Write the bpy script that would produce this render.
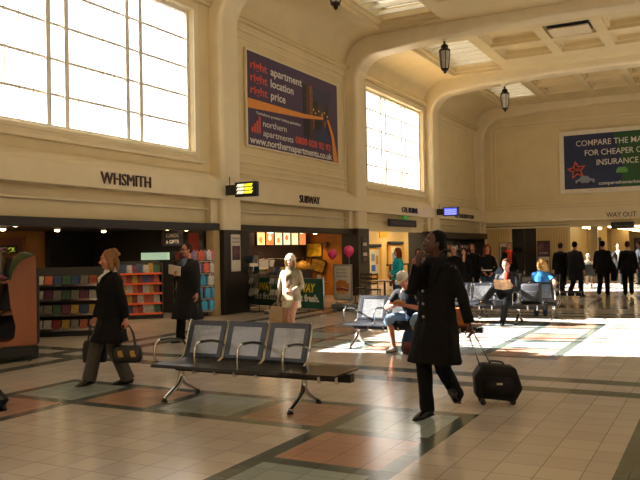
import bpy, bmesh, math, random
from mathutils import Vector, Matrix, Quaternion, noise
random.seed(7)
for o in list(bpy.data.objects): bpy.data.objects.remove(o)
SC = bpy.context.scene
COL = SC.collection
PI = math.pi

# ------------------------------------------------------------------ camera, world, sun, exposure
YAW, PITCH, ROLL, FPX, EYE = .4907, .01456, -.0191, 748.7, 1.62
f_ = Vector((-math.sin(YAW)*math.cos(PITCH), math.cos(YAW)*math.cos(PITCH), math.sin(PITCH)))
r0 = Vector((math.cos(YAW), math.sin(YAW), 0)); u0 = r0.cross(f_)
r_ = r0*math.cos(ROLL) + u0*math.sin(ROLL); u_ = r_.cross(f_)
cd = bpy.data.cameras.new('camera'); cam = bpy.data.objects.new('camera', cd); COL.objects.link(cam)
cd.sensor_width = 36; cd.lens = 36*FPX/640; cd.clip_end = 300
M = Matrix((r_, u_, -f_)).transposed().to_4x4(); M.translation = Vector((0, 0, EYE)); cam.matrix_world = M
SC.camera = cam
wd = bpy.data.worlds.new('sky'); SC.world = wd; wd.use_nodes = True
bg = wd.node_tree.nodes['Background']; bg.inputs[0].default_value = (1.0, .985, .97, 1); bg.inputs[1].default_value = 4.0
sd = bpy.data.lights.new('sun', 'SUN'); sun = bpy.data.objects.new('sun', sd); COL.objects.link(sun)
sd.energy = 72; sd.angle = math.radians(.9); sd.color = (1, .96, .90)
sun.rotation_euler = Vector((1, .25, -.70)).to_track_quat('-Z', 'Y').to_euler(); sun.location = (-20, 10, 16)
SC.view_settings.view_transform = 'Standard'; SC.view_settings.look = 'None'
SC.view_settings.gamma = 1; SC.view_settings.use_curve_mapping = False
SC.view_settings.exposure = -.12
SC.cycles.max_bounces = 10; SC.cycles.diffuse_bounces = 6; SC.cycles.transparent_max_bounces = 12
SC.cycles.sample_clamp_indirect = 6; SC.cycles.caustics_reflective = False; SC.cycles.caustics_refractive = False

def portal(loc, rot, sx, sy):
    l = bpy.data.lights.new('daylight_portal', 'AREA'); l.shape = 'RECTANGLE'; l.size = sx; l.size_y = sy
    l.cycles.is_portal = True
    o = bpy.data.objects.new('daylight_portal', l); COL.objects.link(o); o.location = loc; o.rotation_euler = rot

# ------------------------------------------------------------------ materials
def lin(c):
    return tuple(((x/12.92) if x <= .04045 else ((x+.055)/1.055)**2.4) for x in c)
def hexc(h): return lin(tuple(int(h[i:i+2], 16)/255 for i in (0, 2, 4)))
MATS = {}
def mat(name, col, rough=.6, metal=0, var=.08, scale=6, bump=0, emit=None, es=0, spec=.5, stretch=None, sheen=0):
    if name in MATS: return MATS[name]
    if isinstance(col, str): col = hexc(col)
    m = bpy.data.materials.new(name); m.use_nodes = True; n = m.node_tree.nodes; L = m.node_tree.links
    b = n['Principled BSDF']
    tc = n.new('ShaderNodeTexCoord'); mp = n.new('ShaderNodeMapping')
    L.new(tc.outputs['Object'], mp.inputs['Vector'])
    if stretch: mp.inputs['Scale'].default_value = stretch
    nz = n.new('ShaderNodeTexNoise'); nz.inputs['Scale'].default_value = scale; nz.inputs['Detail'].default_value = 4
    L.new(mp.outputs[0], nz.inputs['Vector'])
    rp = n.new('ShaderNodeValToRGB')
    rp.color_ramp.elements[0].position = .3; rp.color_ramp.elements[1].position = .7
    rp.color_ramp.elements[0].color = tuple(max(0, c*(1-var)) for c in col)+(1,)
    rp.color_ramp.elements[1].color = tuple(min(1, c*(1+var)) for c in col)+(1,)
    L.new(nz.outputs[0], rp.inputs[0]); L.new(rp.outputs[0], b.inputs['Base Color'])
    b.inputs['Roughness'].default_value = rough; b.inputs['Metallic'].default_value = metal
    b.inputs['Specular IOR Level'].default_value = spec
    if sheen: b.inputs['Sheen Weight'].default_value = sheen
    if bump:
        bp = n.new('ShaderNodeBump'); bp.inputs['Strength'].default_value = bump; bp.inputs['Distance'].default_value = .01
        L.new(nz.outputs[0], bp.inputs['Height']); L.new(bp.outputs[0], b.inputs['Normal'])
    if emit is not None:
        if isinstance(emit, str): emit = hexc(emit)
        b.inputs['Emission Color'].default_value = emit+(1,); b.inputs['Emission Strength'].default_value = es
    MATS[name] = m
    return m

def tile_mat(name, col, rough=.18, var=.10, grout=.55):
    """30 cm glazed floor tiles, laid on the hall's own grid (object = world coordinates)"""
    m = bpy.data.materials.new(name); m.use_nodes = True; n = m.node_tree.nodes; L = m.node_tree.links
    b = n['Principled BSDF']; col = hexc(col)
    tc = n.new('ShaderNodeTexCoord'); sx = n.new('ShaderNodeSeparateXYZ'); L.new(tc.outputs['Object'], sx.inputs[0])
    def mth(op, a, bb=None):
        q = n.new('ShaderNodeMath'); q.operation = op
        for i, v in enumerate((a, bb)):
            if v is None: continue
            if isinstance(v, (int, float)): q.inputs[i].default_value = v
            else: L.new(v, q.inputs[i])
        return q.outputs[0]
    def edge(c, off):
        t = mth('DIVIDE', mth('ADD', c, off), .3)
        fr = mth('FRACT', t); d = mth('ABSOLUTE', mth('SUBTRACT', fr, .5))
        return mth('FLOOR', t), mth('GREATER_THAN', d, .487)
    fx, ex = edge(sx.outputs[0], 30.0); fy, ey = edge(sx.outputs[1], 30.05-.0)
    line = mth('MAXIMUM', ex, ey)
    cb = n.new('ShaderNodeCombineXYZ'); L.new(fx, cb.inputs[0]); L.new(fy, cb.inputs[1])
    wn = n.new('ShaderNodeTexWhiteNoise'); L.new(cb.outputs[0], wn.inputs['Vector'])
    nz = n.new('ShaderNodeTexNoise'); nz.inputs['Scale'].default_value = .9; nz.inputs['Detail'].default_value = 5
    L.new(tc.outputs['Object'], nz.inputs['Vector'])
    v = mth('ADD', mth('MULTIPLY', wn.outputs[0], .5), mth('MULTIPLY', nz.outputs[0], .8))
    rp = n.new('ShaderNodeValToRGB'); rp.color_ramp.elements[0].position = .2; rp.color_ramp.elements[1].position = .95
    rp.color_ramp.elements[0].color = tuple(c*(1-var) for c in col)+(1,)
    rp.color_ramp.elements[1].color = tuple(min(1, c*(1+var)) for c in col)+(1,)
    L.new(v, rp.inputs[0])
    mx = n.new('ShaderNodeMix'); mx.data_type = 'RGBA'
    L.new(line, mx.inputs[0]); L.new(rp.outputs[0], mx.inputs[6]); mx.inputs[7].default_value = tuple(c*grout for c in col)+(1,)
    L.new(mx.outputs[2], b.inputs['Base Color'])
    rr = mth('ADD', mth('MULTIPLY', nz.outputs[0], .12), rough-.06)
    L.new(rr, b.inputs['Roughness'])
    b.inputs['Specular IOR Level'].default_value = .55
    bp = n.new('ShaderNodeBump'); bp.inputs['Strength'].default_value = .4; bp.inputs['Distance'].default_value = .002
    bp.invert = True; L.new(line, bp.inputs['Height']); L.new(bp.outputs[0], b.inputs['Normal'])
    MATS[name] = m
    return m

def glass_mat(name='window_glass', tint=(1, 1, 1), gl=.06):
    if name in MATS: return MATS[name]
    m = bpy.data.materials.new(name); m.use_nodes = True; n = m.node_tree.nodes; L = m.node_tree.links
    n.remove(n['Principled BSDF'])
    t = n.new('ShaderNodeBsdfTransparent'); t.inputs[0].default_value = tint+(1,)
    g = n.new('ShaderNodeBsdfGlossy'); g.inputs['Roughness'].default_value = .05
    mx = n.new('ShaderNodeMixShader'); mx.inputs[0].default_value = gl
    L.new(t.outputs[0], mx.inputs[1]); L.new(g.outputs[0], mx.inputs[2]); L.new(mx.outputs[0], n['Material Output'].inputs[0])
    MATS[name] = m; return m

def frosted_mat(name):
    m = bpy.data.materials.new(name); m.use_nodes = True; n = m.node_tree.nodes; L = m.node_tree.links
    n.remove(n['Principled BSDF'])
    t = n.new('ShaderNodeBsdfTranslucent'); t.inputs[0].default_value = (.27, .25, .21, 1)
    L.new(t.outputs[0], n['Material Output'].inputs[0]); MATS[name] = m; return m

def perf_mat():
    """perforated steel sheet: round holes on an 11 mm grid"""
    m = mat('perforated_steel', '8d9094', .32, .85, .1, 30)
    n = m.node_tree.nodes; L = m.node_tree.links; b = n['Principled BSDF']
    tc = n.new('ShaderNodeTexCoord'); sx = n.new('ShaderNodeSeparateXYZ'); L.new(tc.outputs['Object'], sx.inputs[0])
    def mth(op, a, bb=None):
        q = n.new('ShaderNodeMath'); q.operation = op
        for i, v in enumerate((a, bb)):
            if v is None: continue
            if isinstance(v, (int, float)): q.inputs[i].default_value = v
            else: L.new(v, q.inputs[i])
        return q.outputs[0]
    def c(o):
        return mth('SUBTRACT', mth('FRACT', mth('DIVIDE', mth('ADD', o, 50.), .011)), .5)
    x, z = c(sx.outputs[0]), c(sx.outputs[2])
    d = mth('SQRT', mth('ADD', mth('MULTIPLY', x, x), mth('MULTIPLY', z, z)))
    a = mth('GREATER_THAN', d, .34)
    L.new(a, b.inputs['Alpha'])
    return m

CREAM = mat('cream_paint', 'd6c497', .5, 0, .05, 1.2)
CREAM2 = mat('cream_moulding_paint', 'dccda8', .42, 0, .04, 2)
CREAMD = mat('buff_lower_wall_paint', 'b09a70', .5, 0, .05, 2)
WFRAME = mat('white_window_paint', 'dcd6c8', .5, 0, .05, 3)
DARK = mat('dark_shopfront_paint', '1c1512', .35, 0, .1, 4)
BLACK = mat('black_paint', '0b0a0a', .4, 0, .1, 6)
CHROME = mat('polished_chrome', 'c9c9c9', .16, 1, .04, 20)
STEEL = mat('dark_steel', '35353a', .32, .8, .1, 20)
SEATM = mat('grey_steel_seat', '3c3e44', .3, .75, .1, 20)
BEAMM = mat('black_bench_beam', '0e0e10', .35, .3, .1, 20)
PERF = perf_mat()
GLASS = glass_mat()

# ------------------------------------------------------------------ geometry helpers
def bx(bm, x0, x1, y0, y1, z0, z1, bev=0):
    if x0 > x1: x0, x1 = x1, x0
    if y0 > y1: y0, y1 = y1, y0
    if z0 > z1: z0, z1 = z1, z0
    vs = [bm.verts.new((x, y, z)) for x in (x0, x1) for y in (y0, y1) for z in (z0, z1)]
    fs = [bm.faces.new([vs[i] for i in q]) for q in ((0, 1, 3, 2), (4, 6, 7, 5), (0, 4, 5, 1), (2, 3, 7, 6), (0, 2, 6, 4), (1, 5, 7, 3))]
    if bev:
        es = list({e for f in fs for e in f.edges})
        bmesh.ops.bevel(bm, geom=es, offset=bev, segments=2, affect='EDGES', profile=.5)
def prism(bm, pts, a0, a1, axis='y', inset=0):
    """closed outline pts (2-D) extruded along axis"""
    def P(p, a):
        return (p[0], a, p[1]) if axis == 'y' else ((a, p[0], p[1]) if axis == 'x' else (p[0], p[1], a))
    A = [bm.verts.new(P(p, a0)) for p in pts]; B = [bm.verts.new(P(p, a1)) for p in pts]
    n = len(pts)
    for i in range(n): bm.faces.new((A[i], A[(i+1) % n], B[(i+1) % n], B[i]))
    f1 = bm.faces.new(A[::-1]); f2 = bm.faces.new(B)
    return f1, f2
def frames(pts):
    T = []
    for i in range(len(pts)):
        a = pts[max(0, i-1)]; b = pts[min(len(pts)-1, i+1)]
        d = (b-a); T.append(d.normalized() if d.length > 1e-9 else Vector((0, 0, 1)))
    return T
def tube(bm, pts, rad, n=8, side=None, cap=True):
    pts = [Vector(p) for p in pts]
    if not isinstance(rad, (list, tuple)): rad = [rad]*len(pts)
    T = frames(pts)
    s = Vector(side) if side else (Vector((1, 0, 0)) if abs(T[0].x) < .8 else Vector((0, 1, 0)))
    rings = []
    for p, t, r in zip(pts, T, rad):
        s = (s - t*s.dot(t)).normalized(); q = t.cross(s)
        ra, rb = r if isinstance(r, (list, tuple)) else (r, r)
        rings.append([bm.verts.new(p + s*ra*math.cos(2*PI*k/n) + q*rb*math.sin(2*PI*k/n)) for k in range(n)])
    for A, B in zip(rings, rings[1:]):
        for k in range(n): bm.faces.new((A[k], A[(k+1) % n], B[(k+1) % n], B[k]))
    if cap:
        bm.faces.new(rings[0][::-1]); bm.faces.new(rings[-1])
def smooth_pts(pts, rad, sub=4):
    pts = [Vector(p) for p in pts]; n = len(pts); P = []; R = []
    rad = [r if isinstance(r, (list, tuple)) else (r, r) for r in rad]
    for i in range(n-1):
        a, b, c, d = pts[max(0, i-1)], pts[i], pts[i+1], pts[min(n-1, i+2)]
        for k in range(sub):
            t = k/sub
            P.append(.5*((2*b) + (c-a)*t + (2*a-5*b+4*c-d)*t*t + (3*b-a-3*c+d)*t**3))
            R.append(tuple(rad[i][j]*(1-t)+rad[i+1][j]*t for j in (0, 1)))
    P.append(pts[-1]); R.append(rad[-1]); return P, R
def stube(bm, pts, rad, n=10, side=None, sub=4):
    P, R = smooth_pts(pts, rad, sub); tube(bm, P, R, n, side)
def ell(bm, c, r, rot=None, seg=14, rings=9):
    mtx = Matrix.Translation(Vector(c)) @ (rot.to_4x4() if rot else Matrix()) @ Matrix.Diagonal((r[0], r[1], r[2], 1))
    bmesh.ops.create_uvsphere(bm, u_segments=seg, v_segments=rings, radius=1, matrix=mtx)
def ringloft(bm, rings):
    V = [[bm.verts.new(p) for p in r] for r in rings]; n = len(V[0])
    for A, B in zip(V, V[1:]):
        for k in range(n): bm.faces.new((A[k], A[(k+1) % n], B[(k+1) % n], B[k]))
    bm.faces.new(V[0][::-1]); bm.faces.new(V[-1])
def lathe(bm, prof, c=(0, 0, 0), n=20, axis='z'):
    rings = []
    for r, z in prof:
        ring = []
        for k in range(n):
            a = 2*PI*k/n; x, y = r*math.cos(a), r*math.sin(a)
            p = (x, y, z) if axis == 'z' else ((z, x, y) if axis == 'x' else (x, z, y))
            ring.append(Vector(c)+Vector(p))
        rings.append(ring)
    ringloft(bm, rings)
def BM(): return bmesh.new()
def obj(name, bm, m, parent=None, smooth=False, bevel=0, mesh=None, kind=None):
    if mesh is None:
        mesh = bpy.data.meshes.new(name)
        bmesh.ops.recalc_face_normals(bm, faces=bm.faces)
        bm.to_mesh(mesh); bm.free()
        for mm in (m if isinstance(m, (list, tuple)) else [m]): mesh.materials.append(mm)
        if smooth:
            for p in mesh.polygons: p.use_smooth = True
    o = bpy.data.objects.new(name, mesh); COL.objects.link(o)
    if parent: o.parent = parent
    if bevel:
        md = o.modifiers.new('Bevel', 'BEVEL'); md.width = bevel; md.segments = 2; md.limit_method = 'ANGLE'
    if kind: o['kind'] = kind
    return o
def tag(o, label=None, cat=None, group=None, kind=None):
    if label: o['label'] = label
    if cat: o['category'] = cat
    if group: o['group'] = group
    if kind: o['kind'] = kind
    return o
def thing(name, label, cat, loc=(0, 0, 0), rz=0, group=None):
    o = bpy.data.objects.new(name, None); COL.objects.link(o); o.empty_display_size = .1
    o.location = loc; o.rotation_euler = (0, 0, rz)
    return tag(o, label, cat, group)
def struct(name, bm, m, parent=None, **k):
    return obj(name, bm, m, parent, kind='structure', **k)
KIDS = {}
def kids(o): return [c for c in bpy.data.objects if c.parent == o]
def dup(root, loc, rz=None, label=None, group=None):
    r = root.copy(); COL.objects.link(r); r.location = loc
    if rz is not None: r.rotation_euler = (0, 0, rz)
    if label: r['label'] = label
    if group: r['group'] = group
    for ch in kids(root):
        c = ch.copy(); COL.objects.link(c); c.parent = r
        for g in kids(ch):
            d = g.copy(); COL.objects.link(d); d.parent = c
    return r
FONT_CACHE = {}
def text_mesh(s, size, depth=.01, bold=0, align='LEFT'):
    cu = bpy.data.curves.new('t', 'FONT'); cu.body = s; cu.size = size; cu.extrude = depth/2; cu.offset = bold
    cu.align_x = align; cu.resolution_u = 3
    o = bpy.data.objects.new('t', cu); COL.objects.link(o); bpy.context.view_layer.update()
    me = bpy.data.meshes.new_from_object(o.evaluated_get(bpy.context.evaluated_depsgraph_get()))
    bpy.data.objects.remove(o); bpy.data.curves.remove(cu)
    return me
def lettering(s, size, face, origin, m, parent=None, depth=.01, bold=0, width=None, name='lettering', shear=0, align='LEFT'):
    """face '+x': read from +x side (runs along +y); '-y': read from -y side (runs along +x). origin = baseline start"""
    me = text_mesh(s, size, depth, bold, align)
    xs = [v.co.x for v in me.vertices]; w = max(xs)-min(xs); x0 = min(xs)
    k = (width/w) if width else 1
    off = 0 if align == 'LEFT' else w*k/2
    for v in me.vertices:
        x, y, z = (v.co.x-x0)*k - off + shear*v.co.y, v.co.y, v.co.z
        v.co = (z, x, y) if face == '+x' else (x, -z, y)
    me.materials.clear(); me.materials.append(m)
    o = obj(name, None, m, parent, mesh=me); o.location = origin
    return o

# ------------------------------------------------------------------ setting: floor
T_BEIGE = tile_mat('beige_floor_tile', 'bdb3a9'); T_GREEN = tile_mat('grey_green_floor_tile', '98a5a2')
T_TERRA = tile_mat('terracotta_floor_tile', 'b08a76'); T_BAND = tile_mat('dark_green_band_tile', '58605a', var=.08)
RINGS = [(1.75, 0), (11.05, 1), (20.35, 0), (29.65, 1)]
def floor_kind(x, y):
    for ys in (-.15, 9.15, 18.45, 27.75, 37.05):
        for s in (-.5, .2):
            if ys+s-.1 < y < ys+s+.2: return 3
    for xs in (-9.9, -9.2, -.7, 0.0):
        if xs < x < xs+.3: return 3
    for y0, ph in RINGS:
        for xb in (-7.5,):
            if xb < x < xb+5.4 and y0 < y < y0+5.4:
                u, v = (x-xb)/1.05, (y-y0)/1.05
                iu, iv = int(u), int(v); fu, fv = (x-xb)-iu*1.05, (y-y0)-iv*1.05
                edge_u = u < 1.143 or u > 4; edge_v = v < 1.143 or v > 4
                if not (edge_u or edge_v): return 0
                if edge_u and (fu < .15 and (iu in (0, 1, 4, 5))): return 3
                if edge_v and (fv < .15 and (iv in (0, 1, 4, 5))): return 3
                if edge_u and fv < .15: return 3
                if edge_v and fu < .15: return 3
                return 1 if (iu+iv+ph) % 2 == 0 else 2
    return 0
xs = {-18., -9.9, -9.6, -9.2, -8.9, -.7, -.4, 0., .3, 2.8}
ys = {-9.2, 62.}
for y0, _ in RINGS:
    for k in range(6): ys |= {round(y0+k*1.05, 3), round(y0+k*1.05+.15, 3)}
for k in range(6): xs |= {round(-7.5+k*1.05, 3), round(-7.5+k*1.05+.15, 3)}
for yy in (-.15, 9.15, 18.45, 27.75, 37.05):
    for s in (-.5, .2): ys |= {round(yy+s-.1, 3), round(yy+s+.2, 3)}
xs, ys = sorted(xs), sorted(ys)
bm = BM(); V = [[bm.verts.new((x, y, 0)) for y in ys] for x in xs]
for i in range(len(xs)-1):
    for j in range(len(ys)-1):
        f = bm.faces.new((V[i][j], V[i+1][j], V[i+1][j+1], V[i][j+1]))
        f.material_index = floor_kind((xs[i]+xs[i+1])/2, (ys[j]+ys[j+1])/2)
struct('floor', bm, [T_BEIGE, T_GREEN, T_TERRA, T_BAND])

# ------------------------------------------------------------------ setting: walls with windows, arches, ceiling
CX = -4.5                                   # the hall's centre line; everything is mirrored about it
def mx(x, s): return x if s < 0 else 2*CX - x
ARCH_Y = [-8.55, -.35, 7.85, 16.05, 24.25, 32.4, 40.6]
AW = .85
WIN = {1: (8.95, 15.35), 3: (25.95, 32.05), -1: (-7.4, -1.0)}
WZ0, WZ1 = 4.2, 7.85
for s, nm in ((-1, 'left'), (1, 'right')):
    bm = BM()
    def B(x0, x1, *r): bx(bm, mx(x0, s), mx(x1, s), *r)
    y = -9.2
    wins = sorted(WIN.values())
    top = 9.7
    low = 2.36 if s < 0 else 0
    for a, b in wins:
        B(-12.1, -11.8, y, a, low if y > -5 else 0, top)
        B(-12.1, -11.8, a, b, low, WZ0); B(-12.1, -11.8, a, b, WZ1, top)
        y = b
    B(-12.1, -11.8, y, 41.0, low, top)
    struct('wall_'+nm, bm, CREAM)
bm = BM()
bx(bm, -12.1, 3.1, -9.4, -9.2, 0, 9.7); struct('wall_back', bm, CREAM)
# solid side of the left wall behind the camera's shops (below the lintel)
bm = BM(); bx(bm, -12.1, -11.8, -9.2, 4.0, 0, 2.36); struct('wall_left_low', bm, CREAMD)

wn = 0
def window(s, y0, y1, n):
    X = -11.98
    bm = BM()
    def B(x0, x1, *r): bx(bm, mx(x0, s), mx(x1, s), *r)
    w = .09
    B(X-.06, X+.06, y0, y0+w, WZ0, WZ1); B(X-.06, X+.06, y1-w, y1, WZ0, WZ1)
    B(X-.06, X+.06, y0+w, y1-w, WZ0, WZ0+w); B(X-.06, X+.06, y0+w, y1-w, WZ1-w, WZ1)
    H = y1-y0; cols = [(.02, .285), (.36, .645), (.715, .98)]
    for t in (.285, .36, .645, .715): B(X-.07, X+.07, y0+H*t-.06, y0+H*t+.06, WZ0+w, WZ1-w)
    rows = 5
    for k in range(1, rows):
        z = WZ0+(WZ1-WZ0)*k/rows; B(X-.015, X+.015, y0+w, y1-w, z-.025, z+.025)
    for a, b in cols:
        for k in range(1, 5):
            yy = y0+H*(a+(b-a)*k/5); B(X-.01, X+.01, yy-.012, yy+.012, WZ0+w, WZ1-w)
    f = struct('window_%d' % n, bm, WFRAME)
    bm = BM(); bx(bm, mx(X-.004, s), mx(X+.004, s), y0+w, y1-w, WZ0+w, WZ1-w)
    struct('window_pane', bm, GLASS, f)
    portal((mx(-12.15, s), (y0+y1)/2, (WZ0+WZ1)/2), (0, -PI/2 if s < 0 else PI/2, 0), WZ1-WZ0, y1-y0)
    # architrave and sill round the opening
    bm = BM()
    def B(x0, x1, *r): bx(bm, mx(x0, s), mx(x1, s), *r)
    for d, t in ((.10, .06), (.22, .03)):
        B(-11.8, -11.8+t, y0-d, y0, WZ0-d, WZ1+d); B(-11.8, -11.8+t, y1, y1+d, WZ0-d, WZ1+d)
        B(-11.8, -11.8+t, y0, y1, WZ1, WZ1+d); B(-11.8, -11.8+t, y0, y1, WZ0-d, WZ0)
    B(-11.8, -11.66, y0-.25, y1+.25, WZ0-.28, WZ0-.2)
    struct('trim_1', bm, CREAM2, None, bevel=.012)
for i, (k, (a, b)) in enumerate(WIN.items()):
    window(-1, a, b, i+1); window(1, a, b, i+4)

def arch_profile():
    P = []
    xi, zt, R = -11.4, 8.62, .95
    P += [(xi, 0)]
    c = (xi+R, zt-R)
    for k in range(11):
        a = PI - k/10*PI/2; P.append((c[0]+R*math.cos(a), c[1]+R*math.sin(a)))
    for k in range(1, 8):
        t = k/7; x = c[0]+(CX-c[0])*t; P.append((x, zt+.30*(1-(1-t)**2)))
    R_ = [(2*CX-x, z) for x, z in P[:-1]][::-1]
    return P+R_
prof = arch_profile()
for i, y in enumerate(ARCH_Y):
    w = AW if i < 6 else .4
    bm = BM()
    # rounded arris: three profiles
    def ring(yy, ins):
        out = []
        n = len(prof)
        for k, (x, z) in enumerate(prof):
            a = prof[max(0, k-1)]; b = prof[min(n-1, k+1)]
            d = Vector((b[0]-a[0], b[1]-a[1])); d.normalize()
            nrm = Vector((-d.y, d.x))      # outwards from the hall
            out.append(bm.verts.new((x+nrm.x*ins, yy, z+nrm.y*ins)))
        return out
    e = .12
    seq = [(y, .45), (y, e)]+[(y+e-e*math.cos(t), e-e*math.sin(t)) for t in (PI/8, PI/4, 3*PI/8, PI/2)]
    seq += [(2*y+w-a, b) for a, b in seq[::-1]]
    rs = [ring(*q) for q in seq]
    for A, Bq in zip(rs, rs[1:]):
        for k in range(len(A)-1): bm.faces.new((A[k], A[k+1], Bq[k+1], Bq[k]))
    # solid body up to the ceiling slab
    struct('trim_%d' % (10+i), bm, CREAM2, None, smooth=False)
    bm = BM()
    pts = [(x + (-.3 if k == 0 else 0)*0, z) for k, (x, z) in enumerate(prof)]
    outer = [(-12.05, 0), (-12.05, 9.6), (3.05, 9.6), (3.05, 0)]
    V1 = []
    inner = [(x, z) for x, z in prof]
    # strip between profile (pushed .3 out) and the outer rectangle, both faces
    def pushed(k, ins=.3):
        n = len(prof); a = prof[max(0, k-1)]; b = prof[min(n-1, k+1)]
        d = Vector((b[0]-a[0], b[1]-a[1])).normalized(); x, z = prof[k]
        return (x-d.y*ins, z+d.x*ins)
    def outp(k):
        x, z = pushed(k)
        if z < 7.0: return ((-12.05 if x < CX else 3.05), z)
        if x < -11.0: return (-12.05, 9.6) if z > 7.5 else (-12.05, z)
        if x > 2.0: return (3.05, 9.6) if z > 7.5 else (3.05, z)
        return (x, 9.6)
    for yy in (y+.004, y+w-.004):
        I = [bm.verts.new((pushed(k)[0], yy, pushed(k)[1])) for k in range(len(prof))]
        O = [bm.verts.new((outp(k)[0], yy, outp(k)[1])) for k in range(len(prof))]
        for k in range(len(prof)-1):
            bm.faces.new((I[k], I[k+1], O[k+1], O[k]))
    struct('trim_%d' % (20+i), bm, CREAM2)

# ceiling slab with stepped coffers
SKY = [(-10.25, -8.0), (-1.0, 1.25)]
COF = [(-7.55, -5.65), (-5.3, -3.7), (-3.35, -1.45)]
CZ = 9.25
frost = frosted_mat('skylight_glass')
bays = [(ARCH_Y[i]+AW, ARCH_Y[i+1]) for i in range(6)]
def coffer(bm, x0, x1, y0, y1, steps, close=True):
    """nested rectangular steps going up from the slab"""
    prev = None
    for ins, z in steps:
        r = [bm.verts.new(p) for p in ((x0+ins, y0+ins, z), (x1-ins, y0+ins, z), (x1-ins, y1-ins, z), (x0+ins, y1-ins, z))]
        if prev:
            for k in range(4): bm.faces.new((prev[k], prev[(k+1) % 4], r[(k+1) % 4], r[k]))
        prev = r
    if close: bm.faces.new(prev)
for bi, (ya, yb) in enumerate(bays):
    L_ = yb-ya
    rows = [(ya+.15, ya+1.0), (ya+1.4, ya+3.15), (ya+3.55, ya+5.3)]
    skr = [(ya+1.65, yb-.4)]
    bm = BM()
    Xs = [-10.6]+[v for c in (SKY[0],)+tuple(COF)+(SKY[1],) for v in c]+[1.6]
    # slab between coffers: column by column
    for i in range(len(Xs)-1):
        x0, x1 = Xs[i], Xs[i+1]
        holes = []
        if (x0, x1) in COF: holes = rows
        if (x0, x1) in SKY: holes = skr
        y = ya-.06
        for a, b in holes+[(yb+.06, yb+.06)]:
            vs = [bm.verts.new(p) for p in ((x0, y, CZ), (x1, y, CZ), (x1, a, CZ), (x0, a, CZ))]
            bm.faces.new(vs); y = b
        for a, b in holes:
            if (x0, x1) in SKY: coffer(bm, x0, x1, a, b, [(0, CZ), (0, CZ+.12), (.12, CZ+.12), (.12, CZ+.24), (.22, CZ+.24), (.22, CZ+.75)], False)
            else: coffer(bm, x0, x1, a, b, [(0, CZ), (0, CZ+.13), (.1, CZ+.13), (.1, CZ+.3), (.2, CZ+.36)])
    struct('ceiling' if bi == 0 else 'ceiling_bay', bm, CREAM)
    for si, s in enumerate((-1, 1)):
        # cove between wall head and slab
        bm = BM(); P = []
        for k in range(13):
            a = k/12*PI/2; P.append((-11.78+1.2*(1-math.cos(a)), 8.3+.95*math.sin(a)))
        P = [(-11.8, 8.12), (-11.70, 8.12), (-11.70, 8.2), (-11.62, 8.2), (-11.62, 8.27), (-11.78, 8.3)] + P
        prev = None
        for x, z in P:
            q = (bm.verts.new((mx(x, s), ya-.06, z)), bm.verts.new((mx(x, s), yb+.06, z)))
            if prev: bm.faces.new((prev[0], prev[1], q[1], q[0]))
            prev = q
        struct('trim_%d' % (30+bi*2+si), bm, CREAM)
        x0, x1 = SKY[si]; a, b = skr[0]
        bm = BM(); bx(bm, x0+.2, x1-.2, a+.2, b-.2, CZ+.62, CZ+.63)
        w_ = struct('window_%d' % (10+bi*2+si), bm, frost)
        # louvre slats across the skylight
        bm = BM(); n = 7
        for k in range(n):
            yy = a+.3+(b-a-.6)*(k+.5)/n
            vs = [bm.verts.new(p) for p in ((x0+.22, yy-.16, CZ+.22), (x1-.22, yy-.16, CZ+.22), (x1-.22, yy+.16, CZ+.46), (x0+.22, yy+.16, CZ+.46))]
            vt = [bm.verts.new(v.co+Vector((0, -.015, .02))) for v in vs]
            bm.faces.new(vs); bm.faces.new(vt[::-1])
            for q in range(4): bm.faces.new((vs[q], vs[(q+1) % 4], vt[(q+1) % 4], vt[q]))
        struct('window_slat', bm, WFRAME, w_)
    # ceiling end slabs beyond skylights handled by coves
# ventilation panel hanging in one coffer of the third bay
ya, yb = bays[4]
t = thing('ceiling_vent', 'white rectangular air panel hanging in a ceiling coffer with a dark gap behind', 'vent', (-4.5, ya+2.4, CZ-.04))
bm = BM(); bx(bm, -.68, .68, -.55, .55, 0, .06); obj('panel', bm, mat('vent_white', 'd8c7a4', .5), t, bevel=.01)
bm = BM(); bx(bm, -.7, .7, -.80, .5, .1, .2); obj('gap_shade', bm, BLACK, t)  # black box stands in for the shade in the gap behind the panel

# fascia, cornices, lintel panels, mouldings on both long walls
for s in (-1, 1):
    bm = BM()
    def B(x0, x1, *r): bx(bm, mx(x0, s), mx(x1, s), *r)
    B(-11.8, -11.38, -9.2, 41, 3.02, 3.47)
    B(-11.8, -11.48, -9.2, 41, 3.47, 3.56); B(-11.8, -11.58, -9.2, 41, 3.56, 3.63); B(-11.8, -11.7, -9.2, 41, 3.63, 3.69)
    B(-11.8, -11.68, -9.2, 41, 2.74, 2.79)
    for y in ARCH_Y:
        B(-11.8, -11.6, y-.3, y, 2.4, 3.02)
    struct('trim_50', bm, CREAM2, None, bevel=.01)
    for bi in (2, 4, 0):                        # frame mouldings in the windowless bays
        ya, yb = bays[bi+1] if bi != 4 else bays[5]
        if bi == 0: ya, yb = bays[1]
        bm = BM()
        def B(x0, x1, *r): bx(bm, mx(x0, s), mx(x1, s), *r)
        for (d, zlo, zhi, w, t_) in ((.14, 3.82, 7.95, .07, .05), (.3, 4.38, 7.72, .05, .03)):
            a, b = ya+d, yb-d
            B(-11.8, -11.8+t_, a, a+w, zlo, zhi); B(-11.8, -11.8+t_, b-w, b, zlo, zhi)
            B(-11.8, -11.8+t_, a+w, b-w, zlo, zlo+w); B(-11.8, -11.8+t_, a+w, b-w, zhi-w, zhi)
        B(-11.8, -11.76, ya+.2, yb-.2, 4.0, 4.05); B(-11.8, -11.75, ya+.2, yb-.2, 4.15, 4.2)
        struct('trim_51', bm, CREAM2, None, bevel=.01)

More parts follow.
